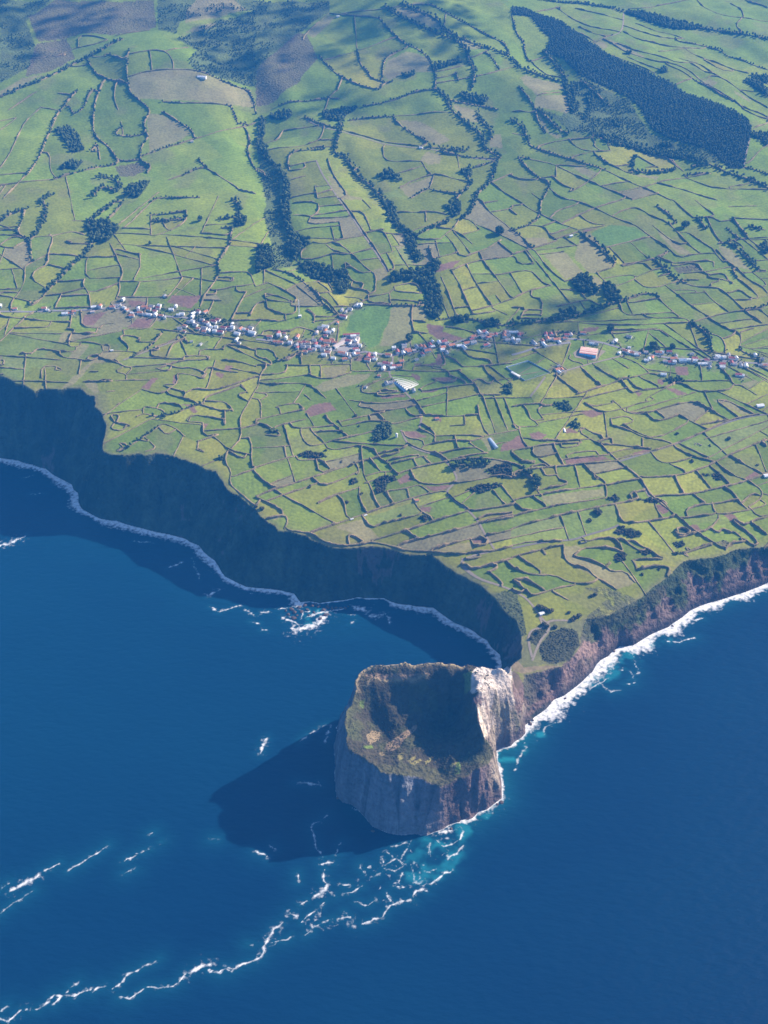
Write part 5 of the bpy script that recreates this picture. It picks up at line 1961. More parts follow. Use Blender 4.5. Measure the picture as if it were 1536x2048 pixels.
M_HEDGE = hedge_mat()
def hedge_geo(pts, w, h, seed):
    p = chaikin(pts[:, :2], 1); y0 = p[:, 1].mean(); p = densify(p, 4.5 if y0 < 2300 else 7.0); n = len(p); r = np.random.RandomState(seed)
    p[1:-1] += r.uniform(-.35, .35, (n - 2, 2))
    t = np.gradient(p, axis=0); t /= np.linalg.norm(t, axis=1)[:, None] + 1e-9; nr = np.column_stack([-t[:, 1], t[:, 0]])
    hv = h * (0.62 + 0.75 * vnoise(p[:, 0], p[:, 1], 22, 5)) * r.uniform(.8, 1.2, n); wv = w * (0.65 + 0.7 * vnoise(p[:, 0], p[:, 1], 30, 6)) * r.uniform(.85, 1.15, n)
    hv *= 0.42 + .85 * sstep(.30, .55, vnoise(p[:, 0], p[:, 1], 38, 8)); sp = r.rand(n) < .13; hv[sp] *= 1.55; wv = np.where(sp, wv * 1.35, wv)
    hv[[0, -1]] *= .6; V = []
    for s, q in ((-.5, 0), (-.38, .86), (0, 1), (.38, .86), (.5, 0)):
        o = p + nr * (wv * s + (r.uniform(-.3, .3, n) if q else 0))[:, None]; z = hf(o[:, 0], o[:, 1]) + (hv * q * r.uniform(.85, 1.12, n) if q else -1.0)
        V.append(np.column_stack([o, z]))
    V = np.vstack(V); F = []
    for b in range(4):
        a = np.arange(n - 1) + b * n; F.append(np.stack([a, a + n, a + n + 1, a + 1], -1))
    F = np.vstack(F); caps = np.array([[0, n, 2 * n, 2 * n], ]); return V, F[:, ::-1]
hed = []
for i, (k, p, r, px) in enumerate(FEAT):
    if k in 'hdD':
        L = np.hypot(*np.diff(p[:, :2], axis=0).T).sum(); dist = math.hypot(p[:, 1].mean(), H0); hed.append((L / dist, i, L))
hed.sort(reverse=True); indiv = set(i for _, i, _ in hed[:296]); rest = []
lab = []
for _, i, L in hed:
    k, p, r, px = FEAT[i]
    y0 = p[:, 1].mean(); near_ = sstep(2300, 1500, y0)
    w, h = (3.0 + 1.0 * near_, 2.3 + .8 * near_) if k == 'h' else (4.6, 3.0)
    if r == 1: w, h = w * .72, h * .66
    V, F = hedge_geo(p, w, h, i)
    if i in indiv:
        o = bpy.data.objects.new('hedge', fast_mesh('hedge', V, F, M_HEDGE, True)); COL.objects.link(o)
        tag(o, cat='hedge', group='hedge banks between the pastures')
        ex = px[-1] - px[0]; chord = math.hypot(*ex); plen = np.hypot(*np.diff(px, axis=0).T).sum()
        look = ("winding " if chord < .8 * plen else "straight " if chord > .975 * plen else "") + ("long " if L > 230 else "short " if L < 130 else "") + ("hedge" if k == 'h' else "tree-topped hedge")
        lab.append((o, px[:, 0].mean(), px[:, 1].mean(), look.strip() if k == 'h' else look.strip()))
    else: rest.append((V, F))
label_set(lab, None)
for o, *_ in lab:
    if len(o['label'].split()) < 4: o['label'] = 'brown ' + o['label']
def merge(name, parts, mat, smooth=False):
    off = 0; Vs = []; Fs = []
    for V, F in parts: Vs.append(V); Fs.append(F + off); off += len(V)
    o = bpy.data.objects.new(name, fast_mesh(name, np.vstack(Vs), np.vstack(Fs), mat, smooth)); COL.objects.link(o); return o
# the many low banks that subdivide plots and gardens (beyond the three hundred)
tag(merge('low_hedges', rest, M_HEDGE, True), 'smaller hedges dividing the plots', kind='stuff')

# ------------------------------------------------------------------ trees
def ico(sub):
    bm = bmesh.new(); bmesh.ops.create_icosphere(bm, subdivisions=sub, radius=1.0); V = np.array([v.co[:] for v in bm.verts]); F = np.array([[v.index for v in f.verts] for f in bm.faces]); bm.free(); return V, F
IC1, IC2 = ico(1), ico(2)
def lumps(seed, n, r, z0, h, base=IC2, rl=(.42, .62), jit=.2):
    rs = np.random.RandomState(seed); Vs = []; Fs = []; off = 0
    for k in range(n):
        a = rs.uniform(0, 6.28) + k * 2.4; rr = r * rs.uniform(.2, .62) * (k > 0); c = np.array([rr * math.cos(a), rr * math.sin(a), z0 + h * rs.uniform(.25, .8)]); s = r * rs.uniform(*rl)
        V = base[0] * (1 + rs.uniform(-jit, jit, (len(base[0]), 1))) * np.array([s, s, s * rs.uniform(.8, 1.15)]) + c
        Vs.append(V); Fs.append(base[1] + off); off += len(V)
    # loose leaf sprays on the outside
    m = n * 26; d = rs.normal(size=(m, 3)); d /= np.linalg.norm(d, axis=1)[:, None]; c = d * np.array([r * .93, r * .93, h * .5]) * rs.uniform(.8, 1.12, (m, 1)) + np.array([0, 0, z0 + h * .55])
    u = rs.normal(size=(m, 3)) * r * .14; v = rs.normal(size=(m, 3)) * r * .14
    Vs.append(np.vstack([c + u, c + v, c - u - v])); Fs.append(np.stack([np.arange(m), np.arange(m) + m, np.arange(m) + 2 * m], -1) + off)
    return np.vstack(Vs), np.vstack(Fs)
def trunk_geo(h, r0, seed):
    rs = np.random.RandomState(seed); V = []; F = []
    def limb(a, b, ra, rb):
        o = len(V); d = np.array(b) - np.array(a); d /= np.linalg.norm(d); x_ = np.cross(d, [.3, .9, .1]); x_ /= np.linalg.norm(x_); y_ = np.cross(d, x_)
        for P0, R in ((a, ra), (b, rb)):
            for k in range(6): V.append(np.array(P0) + (x_ * math.cos(k * math.pi / 3) + y_ * math.sin(k * math.pi / 3)) * R)
        for k in range(6): F.append([o + k, o + (k + 1) % 6, o + 6 + (k + 1) % 6, o + 6 + k])
    limb((0, 0, -1.2), (0, 0, h * .55), r0, r0 * .6)
    for k in range(4):
        a = k * 1.6 + rs.uniform(0, 1); limb((0, 0, h * (.3 + .07 * k)), (math.cos(a) * h * .22, math.sin(a) * h * .22, h * (.58 + .06 * k)), r0 * .45, r0 * .15)
    return np.array(V), np.array(F)
def leaf_mat(name, c0, c1):
    m, n, l = mat_new(name); b = n['Principled BSDF']; b.inputs['Roughness'].default_value = .9; b.inputs['Specular IOR Level'].default_value = .08
    ge = n.new('ShaderNodeNewGeometry'); a = n.new('ShaderNodeTexNoise'); a.inputs['Scale'].default_value = .12; a.inputs['Detail'].default_value = 6; l.new(ge.outputs['Position'], a.inputs['Vector'])
    r = n.new('ShaderNodeValToRGB'); e = r.color_ramp.elements; e[0].position = .38; e[0].color = (*c0, 1); e[1].position = .64; e[1].color = (*c1, 1); l.new(a.outputs['Fac'], r.inputs[0]); l.new(r.outputs[0], b.inputs['Base Color'])
    return m
M_LEAF = leaf_mat("leaves", (.050, .074, .028), (.115, .140, .052)); M_CONIF = leaf_mat("plantation_leaves", (.062, .088, .048), (.090, .115, .060)); M_BUSH = leaf_mat("bush_leaves", (.060, .062, .030), (.135, .115, .060))
M_SCRUB = leaf_mat("scrub_leaves", (.035, .040, .020), (.095, .095, .045)); M_BARK = mat_plain("bark", (.11, .085, .06))
CR = [fast_mesh('crown', *lumps(s, 7, 4.6, 2.4, 7.4), M_LEAF) for s in range(5)]
CB = [fast_mesh('crown', *lumps(s + 30, 6, 3.4, -0.2, 4.2), M_BUSH) for s in range(4)]
TR = fast_mesh('trunk', *trunk_geo(9.0, .42, 3), M_BARK); TB = fast_mesh('stem', *trunk_geo(3.0, .22, 3), M_BARK)
cand = []                # x, y, size, kind, feature
def add(x_, y_, s, kind, f): cand.append((x_, y_, s, kind, f))
for i, (k, p, r, px) in enumerate(FEAT):
    q = p[:, :2]
    if k == 'd':
        for a in densify(q, 8.5): 
            if RNG.rand() < .85: add(a[0] + RNG.uniform(-2, 2), a[1] + RNG.uniform(-2, 2), RNG.uniform(.55, .95), 't', i)
    elif k == 'D':
        for row in (-1, 0, 1):
            for a in densify(q, 9.5):
                if RNG.rand() < .8: add(a[0] + RNG.uniform(-4, 4) + row * 4, a[1] + RNG.uniform(-4, 4) + row * 7, RNG.uniform(.7, 1.2), 't', i)
    elif k == 'w':
        lo = q.min(0); hi = q.max(0); near_ = q[:, 1].mean() < 2250; st = 5.2 if near_ else 8.0
        gx, gy = np.meshgrid(np.arange(lo[0], hi[0], st), np.arange(lo[1], hi[1], st)); gx = gx + RNG.uniform(-.45, .45, gx.shape) * st; gy = gy + RNG.uniform(-.45, .45, gx.shape) * st
        m = inside(gx, gy, q)
        for a, b in zip(gx[m], gy[m]): add(a, b, RNG.uniform(.55, .9) if near_ else RNG.uniform(.8, 1.35), 'b' if near_ and px[:, 0].mean() > 560 and (px[:, 1].mean() > 905) else 't', i)
    elif k == 'c':
        n = 3 if r < 5 else 6
        for _ in range(n): add(q[0, 0] + RNG.normal() * r * .28, q[0, 1] + RNG.normal() * r * .4, max(.7, r / 4.5) * RNG.uniform(.8, 1.1), 'b' if q[0, 1] < 2300 else 't', i)
# bushes of the cape and thickets on hedge corners
CAPE = [(1083, 1219, 3), (1090, 1221, 3), (1098, 1224, 2.6), (1077, 1215, 2.4), (1104, 1222, 2), (1088, 1250, 2.4), (1094, 1254, 2), (1110, 1255, 2), (1150, 1237, 2.6), (1158, 1233, 2.4), (1144, 1241, 2), (1138, 1226, 1.6), (1075, 1266, 1.8), (1062, 1278, 1.6), (1190, 1190, 2), (1183, 1193, 1.7)]
base_i = len(FEAT)
_c = ground([(a, b) for a, b, _ in CAPE])
for (a, b, s), g in zip(CAPE, _c): add(g[0], g[1], s * .55, 'b', base_i)
score = np.array([c[2] * (1 if c[3] == 't' else .8) / math.hypot(c[0], c[1], H0) * 1000 for c in cand]); zz = hf(np.array([c[0] for c in cand]), np.array([c[1] for c in cand]))
score[zz < 8] = -1; order = np.argsort(-score); okt = [n for n in order if cand[n][3] == 't' and score[n] > 0]; okb = [n for n in order if cand[n][3] == 'b' and score[n] > 0]
big_t = set(okt[:290]); big_b = set(okb[:230]); perfeat = {}
def link_copy(me, name, parent=None):
    o = bpy.data.objects.new(name, me); COL.objects.link(o)
    if parent is not None: o.parent = parent
    return o
proto = {}
def plant(kind, v, loc, s, rz):
    key = (kind, v)
    if key not in proto:
        root = bpy.data.objects.new('tree' if kind == 't' else 'bush', None); COL.objects.link(root)
        a = link_copy((CR if kind == 't' else CB)[v], 'crown', root); b = link_copy(TR if kind == 't' else TB, 'trunk' if kind == 't' else 'stem', root); proto[key] = (root, a, b); new = root
    else:
        r0, a0, b0 = proto[key]; new = r0.copy(); COL.objects.link(new)
        for c in (a0, b0): d = c.copy(); d.parent = new; COL.objects.link(d)
    new.location = loc; new.scale = (s, s, s * 1.0); new.rotation_euler = (0, 0, rz); return new
feat_objs = {}
for n in sorted(big_t | big_b):
    x_, y_, s, kind, f = cand[n]; v = RNG.randint(len(CR if kind == 't' else CB)); o = plant(kind, v, (x_, y_, float(zz[n])), s * (1.0 if kind == 't' else 1.0), RNG.uniform(0, 6.28))
    tag(o, cat='tree' if kind == 't' else 'bush'); feat_objs.setdefault((f, kind), []).append(o)
labs = []
class _G(dict): pass
for (f, kind), lst in feat_objs.items():
    if f == base_i: px = np.array([[1110, 1232]]); fk = 'cape'
    else: px = FEAT[f][3]; fk = FEAT[f][0]
    g = _G(); g['objs'] = lst
    one = len(lst) == 1
    look = {'t': {'d': 'dark row tree', 'D': 'dark belt tree', 'w': 'dark grove tree', 'c': 'dark lone tree'}, 'b': {'w': 'brown-green thicket bush', 'c': 'brown-green lone bush', 'cape': 'rounded turf bush'}}[kind].get(fk, 'dark tree')
    labs.append((g, px[:, 0].mean(), px[:, 1].mean(), look))
label_set(labs, None)
for g, *_ in labs:
    for o in g['objs']: o['label'] = g['label']; o['group'] = g['label']
# the rest of the trees: one mass
LOW = [lumps(s + 60, 2, 4.4, 1.0, 7.6, IC1, (.68, .85), .22) for s in range(6)]
for a in range(len(LOW)): V, F = LOW[a]; keep = F.max(1) < 84; LOW[a] = (V[:84], F[keep])
def scatter(name, items, mat, label, protos=LOW):
    """items: x y z scale squash"""
    if not len(items): return
    A = np.array(items); Vs = []; Fs = []; off = 0; rs = np.random.RandomState(len(A)); pick = rs.randint(0, len(protos), len(A))
    for v in range(len(protos)):
        B = A[pick == v]
        if not len(B): continue
        V, F = protos[v]; an = rs.uniform(0, 6.28, len(B)); c, s = np.cos(an)[:, None], np.sin(an)[:, None]
        X = (V[None, :, 0] * c - V[None, :, 1] * s) * B[:, 3:4] + B[:, 0:1]; Y = (V[None, :, 0] * s + V[None, :, 1] * c) * B[:, 3:4] + B[:, 1:2]; Z = V[None, :, 2] * B[:, 3:4] * B[:, 4:5] + B[:, 2:3]
        Vs.append(np.stack([X, Y, Z], -1).reshape(-1, 3)); Fs.append((F[None] + (np.arange(len(B)) * len(V))[:, None, None]).reshape(-1, 3) + off); off += len(B) * len(V)
    o = bpy.data.objects.new(name, fast_mesh(name, np.vstack(Vs), np.vstack(Fs), mat)); COL.objects.link(o); return tag(o, label, kind='stuff')
rt = [(cand[n][0], cand[n][1], zz[n] - .4, cand[n][2], 1.0) for n in range(len(cand)) if n not in big_t and cand[n][3] == 't' and score[n] > 0]
rb = [(cand[n][0], cand[n][1], zz[n] - .6, cand[n][2] * .8, .62) for n in range(len(cand)) if n not in big_b and cand[n][3] == 'b' and score[n] > 0]
# ravine and mountain woods
def fill(poly, st, s0, s1, thr=None, seed=0):
    lo = poly[:, :2].min(0); hi = poly[:, :2].max(0); gx, gy = np.meshgrid(np.arange(lo[0], hi[0], st), np.arange(lo[1], hi[1], st)); gx = gx + RNG.uniform(-.48, .48, gx.shape) * st; gy = gy + RNG.uniform(-.48, .48, gx.shape) * st
    m = inside(gx, gy, poly[:, :2])
    if thr: m &= fbm(gx, gy, 45, seed, 3) > thr
    gx, gy = gx[m], gy[m]; z = hf(gx, gy) - .5; return [(a, b, c, s0 + (s1 - s0) * RNG.rand(), 1.0) for a, b, c in zip(gx, gy, z)]
for k, p, r, px in PLOT:
    if k == 'F' and px[:, 1].mean() < 400: rt += fill(p, 13, 1.0, 1.5)
    if k == 'N': rt += fill(p, 11, .4, .8, .50, 5)
    if k == 'S': rt += fill(p, 8, .35, .8, .42, 3)
    if k == 'M': rt += fill(p, 13, .25, .4, .60, 4)
print('TREES', len(cand), len(rt), len(rb))
scatter('woodland', rt, M_LEAF, 'dark broadleaf woods and tree belts on the slopes')
if rb: scatter('thicket', rb, M_BUSH, 'brown-green thickets along the banks')
scatter('plantation_forest', fill(FOREST, 7.2, .72, .88), M_CONIF, 'dense dark tree plantation on the upper right slope')
# low scrub on the cliffs, on the neck and in the crater
it = []
def scrub_pts(n, x0, x1, y0, y1, test, s0, s1):
    gx = RNG.uniform(x0, x1, n); gy = RNG.uniform(y0, y1, n); z = hf(gx, gy); m = test(gx, gy, z); return [(a, b, c - .3, s0 + (s1 - s0) * RNG.rand() ** 2, .5) for a, b, c in zip(gx[m], gy[m], z[m])]
it += scrub_pts(9000, 150, 900, 1500, 1900, lambda a, b, z: (z > 16) & ~inside(a, b, TOP_POLY) & (fbm(a, b, 34, 61, 3) > .47), .18, .55)
it += scrub_pts(5000, -80, 175, 1150, 1345, lambda a, b, z: inside(a, b, RIMD) & (fbm(a, b, 16, 62, 3) > .42), .12, .34)
it += scrub_pts(5000, -900, 230, 1400, 2300, lambda a, b, z: (z > 25) & ~inside(a, b, TOP_POLY) & ~inside(a, b, RIMD) & inside(a, b, WATER_POLY) & (fbm(a, b, 50, 63, 3) > .5), .25, .8)
_h = ground(T("410 470 470 400 530 380 600 400 610 470 560 550 480 560 420 540 410 470", *D5)); it += [(a, b, c, s * .35, .5) for a, b, c, s, _ in fill(_h, 4.2, .4, 1.4, .40, 12)]
_h = ground(T("360 420 420 360 460 370 455 400 400 470 370 460", *D5)); it += [(a, b, c, s * .35, .5) for a, b, c, s, _ in fill(_h, 4.2, .5, 1.1)]
_h = ground(T("640 340 760 320 900 280 960 200 1050 170 1010 260 880 330 760 370 640 400", *D5)); it += [(a, b, c, s * .35, .5) for a, b, c, s, _ in fill(_h, 6, .5, 1.3, .45, 8)]
_h = ground(T("240 200 300 220 330 300 350 420 320 430 290 350 230 290 180 230", *D5)); it += [(a, b, c, s * .35, .5) for a, b, c, s, _ in fill(_h, 6, .5, 1.3, .45, 9)]
print('SCRUB', len(it)); scatter('scrub', it, M_SCRUB, 'low windswept scrub clinging to cliffs and crater')
# ------------------------------------------------------------------ houses
ROOFC = {'O': (.50, .20, .105), 'R': (.36, .11, .10), 'W': (.70, .70, .70), 'G': (.30, .29, .30), 'P': (.52, .42, .38), 'B': (.30, .40, .52)}
M_ROOF = {k: mat_plain('roof_' + n, ROOFC[k], .8, .18, .9) for k, n in zip('ORWGPB', ('orange', 'red', 'white', 'grey', 'pale', 'blue'))}
M_WALL = mat_plain('whitewash', (.78, .76, .72), .85, .05, .6); M_WGREY = mat_plain('render_grey', (.36, .35, .34), .9, .1, .6); M_GLASS = mat_plain('dark_window', (.04, .05, .06), .3, .05, 1, .5)
def box_geo(x0, x1, y0, y1, z0, z1):
    V = [(x0, y0, z0), (x1, y0, z0), (x1, y1, z0), (x0, y1, z0), (x0, y0, z1), (x1, y0, z1), (x1, y1, z1), (x0, y1, z1)]
    return V, [(0, 3, 2, 1), (4, 5, 6, 7), (0, 1, 5, 4), (1, 2, 6, 5), (2, 3, 7, 6), (3, 0, 4, 7)]
def join(parts):
    V = []; F = []; MI = []
    for (v, f), mi in parts:
        o = len(V); V += list(v); F += [tuple(a + o for a in g) for g in f]; MI += [mi] * len(f)
    return V, F, MI
def mk(name, parts, mats):
    V, F, MI = join(parts); me = bpy.data.meshes.new(name); me.from_pydata(V, [], F)
    for m in mats: me.materials.append(m)
    me.polygons.foreach_set('material_index', MI); me.update(); return me
def gable_walls(L, W, h, rise):
    a, b = L / 2, W / 2
    V = [(-a, -b, -2), (a, -b, -2), (a, b, -2), (-a, b, -2), (-a, -b, h), (a, -b, h), (a, b, h), (-a, b, h), (-a, 0, h + rise), (a, 0, h + rise)]
    return V, [(0, 1, 5, 4), (2, 3, 7, 6), (1, 2, 6, 9, 5), (3, 0, 4, 8, 7)]
def house_meshes(L, W, h, rise, wallm):
    wins = []
    for s in (-1, 1):
        n = max(2, int(L // 3.4))
        for k in range(n):
            xx = -L / 2 + (k + .5) * L / n; tall = (k == n // 2)
            y_ = s * (W / 2 + .04); wins.append((box_geo(xx - .5, xx + .5, min(y_, y_ - s * .1), max(y_, y_ - s * .1), .1 if tall else 1.0, 2.1), 1))
    me_w = mk('wall', [(gable_walls(L, W, h, rise), 0)] + wins, [wallm, M_GLASS])
    a, b, e = L / 2 + .35, W / 2 + .45, .22; dz = -rise * .45 / (W / 2)
    V = [(-a, -b, h + dz), (a, -b, h + dz), (a, 0, h + rise), (-a, 0, h + rise), (-a, b, h + dz), (a, b, h + dz)]; V2 = [(x_, y_, z_ + e) for x_, y_, z_ in V]
    roof = (V + V2, [(0, 3, 2, 1), (3, 4, 5, 2), (6, 7, 8, 9), (9, 8, 11, 10), (0, 1, 7, 6), (4, 10, 11, 5), (0, 6, 9, 3), (3, 9, 10, 4), (1, 2, 8, 7), (2, 5, 11, 8)])
    return me_w, roof, box_geo(L * .28, L * .28 + .8, -.4 - W * .15, .4 - W * .15, h + rise * .4, h + rise + 1.0)
HV = []
for (L, W, h, rise) in ((11, 8, 3.4, 2.0), (9, 7.5, 5.6, 1.8), (13.5, 8.5, 3.6, 2.2), (8, 6.5, 3.0, 1.6), (17, 9, 4.2, 2.2)):
    mw, roof, chim = house_meshes(L, W, h, rise, M_WALL); rm = {c: mk('roof', [(roof, 0)], [M_ROOF[c]]) for c in ROOFC}
    HV.append((mw, rm, mk('chimney', [(chim, 0)], [M_WALL])))

RD = np.vstack([np.column_stack([densify(p[:, :2], 8)[:-1], np.diff(densify(p[:, :2], 8), axis=0)]) for k, p, r, _ in FEAT if k == 'r'])
hg = HOUSE_G; hprot = {}; hl = []; placed = []
for (px, py, c, s), g in zip(hs, hg):
    if any((g[0] - a) ** 2 + (g[1] - b) ** 2 < 5.5 ** 2 for a, b in placed): continue
    placed.append((g[0], g[1]))
    d = (RD[:, 0] - g[0]) ** 2 + (RD[:, 1] - g[1]) ** 2; k = int(np.argmin(d)); ang = math.atan2(RD[k, 3], RD[k, 2]) + (math.pi / 2 if RNG.rand() < .3 else 0) + RNG.uniform(-.12, .12)
    key = (s, c)
    if key not in hprot:
        root = bpy.data.objects.new('house', None); COL.objects.link(root); w_ = link_copy(HV[s][0], 'wall', root); r_ = link_copy(HV[s][1][c], 'roof', root); ch = link_copy(HV[s][2], 'chimney', r_); hprot[key] = (root, w_, r_, ch); o = root
    else:
        q = hprot[key]; o = q[0].copy(); COL.objects.link(o); w_ = q[1].copy(); r_ = q[2].copy(); ch = q[3].copy(); w_.parent = o; r_.parent = o; ch.parent = r_
        for t_ in (w_, r_, ch): COL.objects.link(t_)
    o.location = (g[0], g[1], g[2] + .1); o.rotation_euler = (0, 0, ang); sc_ = RNG.uniform(.84, 1.04); o.scale = (sc_, sc_, sc_)
    tag(o, cat='house', group='houses strung along the village road')
    look = {0: '', 1: 'tall ', 2: 'long ', 3: 'tiny ', 4: 'large '}[s] + {'O': 'orange-roofed house', 'R': 'red-roofed house', 'W': 'white-roofed house', 'G': 'grey-roofed house', 'P': 'pale-roofed house', 'B': 'blue-grey-roofed house'}[c]
    hl.append((o, px, py, look))
label_set(hl, None); print('HOUSES', len(hl))

# garden trees among the houses
gt = []
for (a, b) in placed:
    for _ in range(2):
        r = RNG.uniform(9, 19); t_ = RNG.uniform(0, 6.28); xx, y_ = a + r * math.cos(t_), b + r * math.sin(t_)
        if min((xx - c) ** 2 + (y_ - d) ** 2 for c, d in placed) > 49: gt.append((xx, y_, float(hf(xx, y_)) - .3, RNG.uniform(.28, .6), .9))
scatter('garden_shrubbery', gt, M_LEAF, 'small dark trees and shrubs around the village gardens')

def root_at(name, px, py, label, cat, rz=0):
    g = ground([(px, py)])[0]; o = bpy.data.objects.new(name, None); COL.objects.link(o); o.location = g; o.rotation_euler = (0, 0, rz); tag(o, label, cat); return o
def child(name, parts, mats, parent): return link_copy(mk(name, parts, mats), name, parent)
M_BLUE = mat_plain('blue_cladding', (.22, .55, .85), .5, .08, .2); M_SHEET = mat_plain('white_sheet', (.80, .78, .74), .6, .08, .3); M_PINK = mat_plain('pink_roof_sheet', (.80, .58, .48), .6, .08, .2); M_REDR = mat_plain('red_roof_sheet', (.62, .28, .22), .6, .1, .2)
M_STEEL = mat_plain('galvanised_steel', (.45, .46, .48), .5, .1, .5); M_CONC = mat_plain('concrete', (.42, .41, .39), .9, .1, .5); M_CREAM = mat_plain('greenhouse_cover', (.74, .70, .60), .6, .08, .3); M_BGREY = mat_plain('blue_grey_wall', (.30, .36, .45), .8, .1, .3)
# warehouse
q = ground([(1151.5, 708), (1168, 696.5), (1203.5, 703.5), (1184.5, 715.5)]); c = q[:, :2].mean(0); ux = (q[3] - q[0])[:2]; L = np.linalg.norm(ux); ux /= L; W = abs(np.cross(ux, (q[1] - q[0])[:2])); rz = math.atan2(ux[1], ux[0])
wh = bpy.data.objects.new('warehouse', None); COL.objects.link(wh); wh.location = (c[0], c[1], q[:, 2].min()); wh.rotation_euler = (0, 0, rz); tag(wh, 'blue-walled warehouse under a low striped red and pink roof', 'warehouse')
h = 7.5; mw = mk('wall', [(gable_walls(L, W, h, 2.2), 0)], [M_BLUE, M_SHEET]); mw.polygons[2].material_index = 1; link_copy(mw, 'wall', wh)
nb = 8; parts = []
for k in range(nb):
    t0, t1 = -1 + 2 * k / nb, -1 + 2 * (k + 1) / nb; z = lambda t: h + 2.2 * (1 - abs(t)); y0_, y1_ = t0 * (W / 2 + .6), t1 * (W / 2 + .6)
    parts.append((([(-L / 2 - .6, y0_, z(t0) + .05), (L / 2 + .6, y0_, z(t0) + .05), (L / 2 + .6, y1_, z(t1) + .05), (-L / 2 - .6, y1_, z(t1) + .05), (-L / 2 - .6, y0_, z(t0) + .4), (L / 2 + .6, y0_, z(t0) + .4), (L / 2 + .6, y1_, z(t1) + .4), (-L / 2 - .6, y1_, z(t1) + .4)], [(0, 3, 2, 1), (4, 5, 6, 7), (0, 1, 5, 4), (2, 3, 7, 6), (1, 2, 6, 5), (3, 0, 4, 7)]), k % 2))
child('roof', parts, [M_REDR, M_PINK], wh)
for s in (-.25, .2): child('door', [(box_geo(L * s - 2.5, L * s + 2.5, -W / 2 - .12, -W / 2 - .02, 0, 4.5), 0)], [M_STEEL], wh)
# forecourt of the warehouse and pitch are ground
def sheet(name, px, mat, lift, label):
    p = ground(px); pp = densify(np.vstack([p, p[:1]]), 6)[:-1]; c = pp[:, :2].mean(0); V = [(c[0], c[1], float(hf(*c)) + lift)]; n = len(pp); rings = 9
    for r in range(1, rings + 1):
        for a in pp: w = c + (a[:2] - c) * r / rings; V.append((w[0], w[1], float(hf(*w)) + lift))
    F = [(0, 1 + k, 1 + (k + 1) % n) for k in range(n)]
    for r in range(rings - 1):
        b = 1 + r * n
        F += [(b + k, b + n + k, b + n + (k + 1) % n, b + (k + 1) % n) for k in range(n)]
    return tag(mesh_obj(name, V, F, mat), label, kind='structure')
M_TURF = mat_plain('pitch_turf', (.13, .20, .05), .95, .08, .05)
PC = [(1012, 736), (1056, 723), (1100, 746), (1049, 762)]
sheet('pitch_ground', PC, M_TURF, .45, 'flat mown turf of the sports pitch')
sheet('warehouse_yard', [(1146, 706), (1165, 692), (1212, 702), (1190, 722), (1150, 715)], mat_plain('dusty_yard', (.27, .22, .15)), .3, 'bare yard around the warehouse')
def wall_run(name, a, b, th, h, mat, parent=None, base=-1.5):
    d = b[:2] - a[:2]; L = np.linalg.norm(d); n = max(1, int(L / 12)); nrm = np.array([-d[1], d[0]]) / L * th / 2; V = []; F = []
    for k in range(n + 1):
        p = a[:2] + d * k / n; z = float(hf(*p)); V += [(*(p - nrm), z + base), (*(p + nrm), z + base), (*(p + nrm), z + h), (*(p - nrm), z + h)]
    for k in range(n):
        o = 4 * k; F += [(o, o + 4, o + 7, o + 3), (o + 1, o + 2, o + 6, o + 5), (o + 2, o + 3, o + 7, o + 6)]
    F += [(0, 3, 2, 1), (4 * n, 4 * n + 1, 4 * n + 2, 4 * n + 3)]
    return mesh_obj(name, V, F, mat, parent)
pc = ground(PC); pw = bpy.data.objects.new('boundary_wall', None); COL.objects.link(pw); tag(pw, 'white and blue-grey wall around the sports pitch', 'wall')
for k, (m_, h_) in enumerate(((M_SHEET, 3.2), (M_BGREY, 2.8), (M_CONC, 1.2), (M_BGREY, 3.2))): wall_run('wall_side', pc[k], pc[(k + 1) % 4], .8, h_, m_, pw)
st = bpy.data.objects.new('grandstand', None); COL.objects.link(st); a, b = pc[3], pc[0]; m0 = (a * .8 + b * .2); m1 = (a * .35 + b * .65); dd = (m1 - m0)[:2]; LL = np.linalg.norm(dd); st.location = (*((m0 + m1) / 2)[:2], float(hf(*((m0 + m1) / 2)[:2]))); st.rotation_euler = (0, 0, math.atan2(dd[1], dd[0])); tag(st, 'low concrete grandstand along the left wall of the pitch', 'grandstand')
child('steps', [(box_geo(-LL / 2, LL / 2, 1.0 + k * 1.2, 6 - 0, -1.5 + .003 * k, .8 + .7 * k), 0) for k in range(4)], [M_CONC], st)
child('roof', [(box_geo(-LL / 2, LL / 2, .8, 6.4, 5.2, 5.5), 0)], [M_SHEET], st)
for s in (-.48, 0, .48): child('post', [(box_geo(LL * s - .15, LL * s + .15, 5.9, 6.2, -1, 5.2), 0)], [M_STEEL], st)
for n_, (a, b, lb) in enumerate(((pc[0], pc[1], 'white goal frame at the upper end of the sports pitch'), (pc[3], pc[2], 'white goal frame at the lower end of the sports pitch'))):
    m0 = (a + b) / 2; cc_ = pc.mean(0); m0 = m0 + (cc_ - m0) * .10; d = (b - a)[:2]; go = mesh_obj('goal', *join([(box_geo(-3.7, -3.5, -.1, .1, 0, 2.5), 0), (box_geo(3.5, 3.7, -.1, .1, 0, 2.5), 0), (box_geo(-3.5, 3.5, -.1, .1, 2.3, 2.5), 0), (box_geo(-3.7, -3.5, .1, 1.6, 0, .15), 0), (box_geo(3.5, 3.7, .1, 1.6, 0, .15), 0)])[:2], M_SHEET)
    go.location = (m0[0], m0[1], float(hf(m0[0], m0[1])) + .45); go.rotation_euler = (0, 0, math.atan2(d[1], d[0])); tag(go, lb, 'goal')
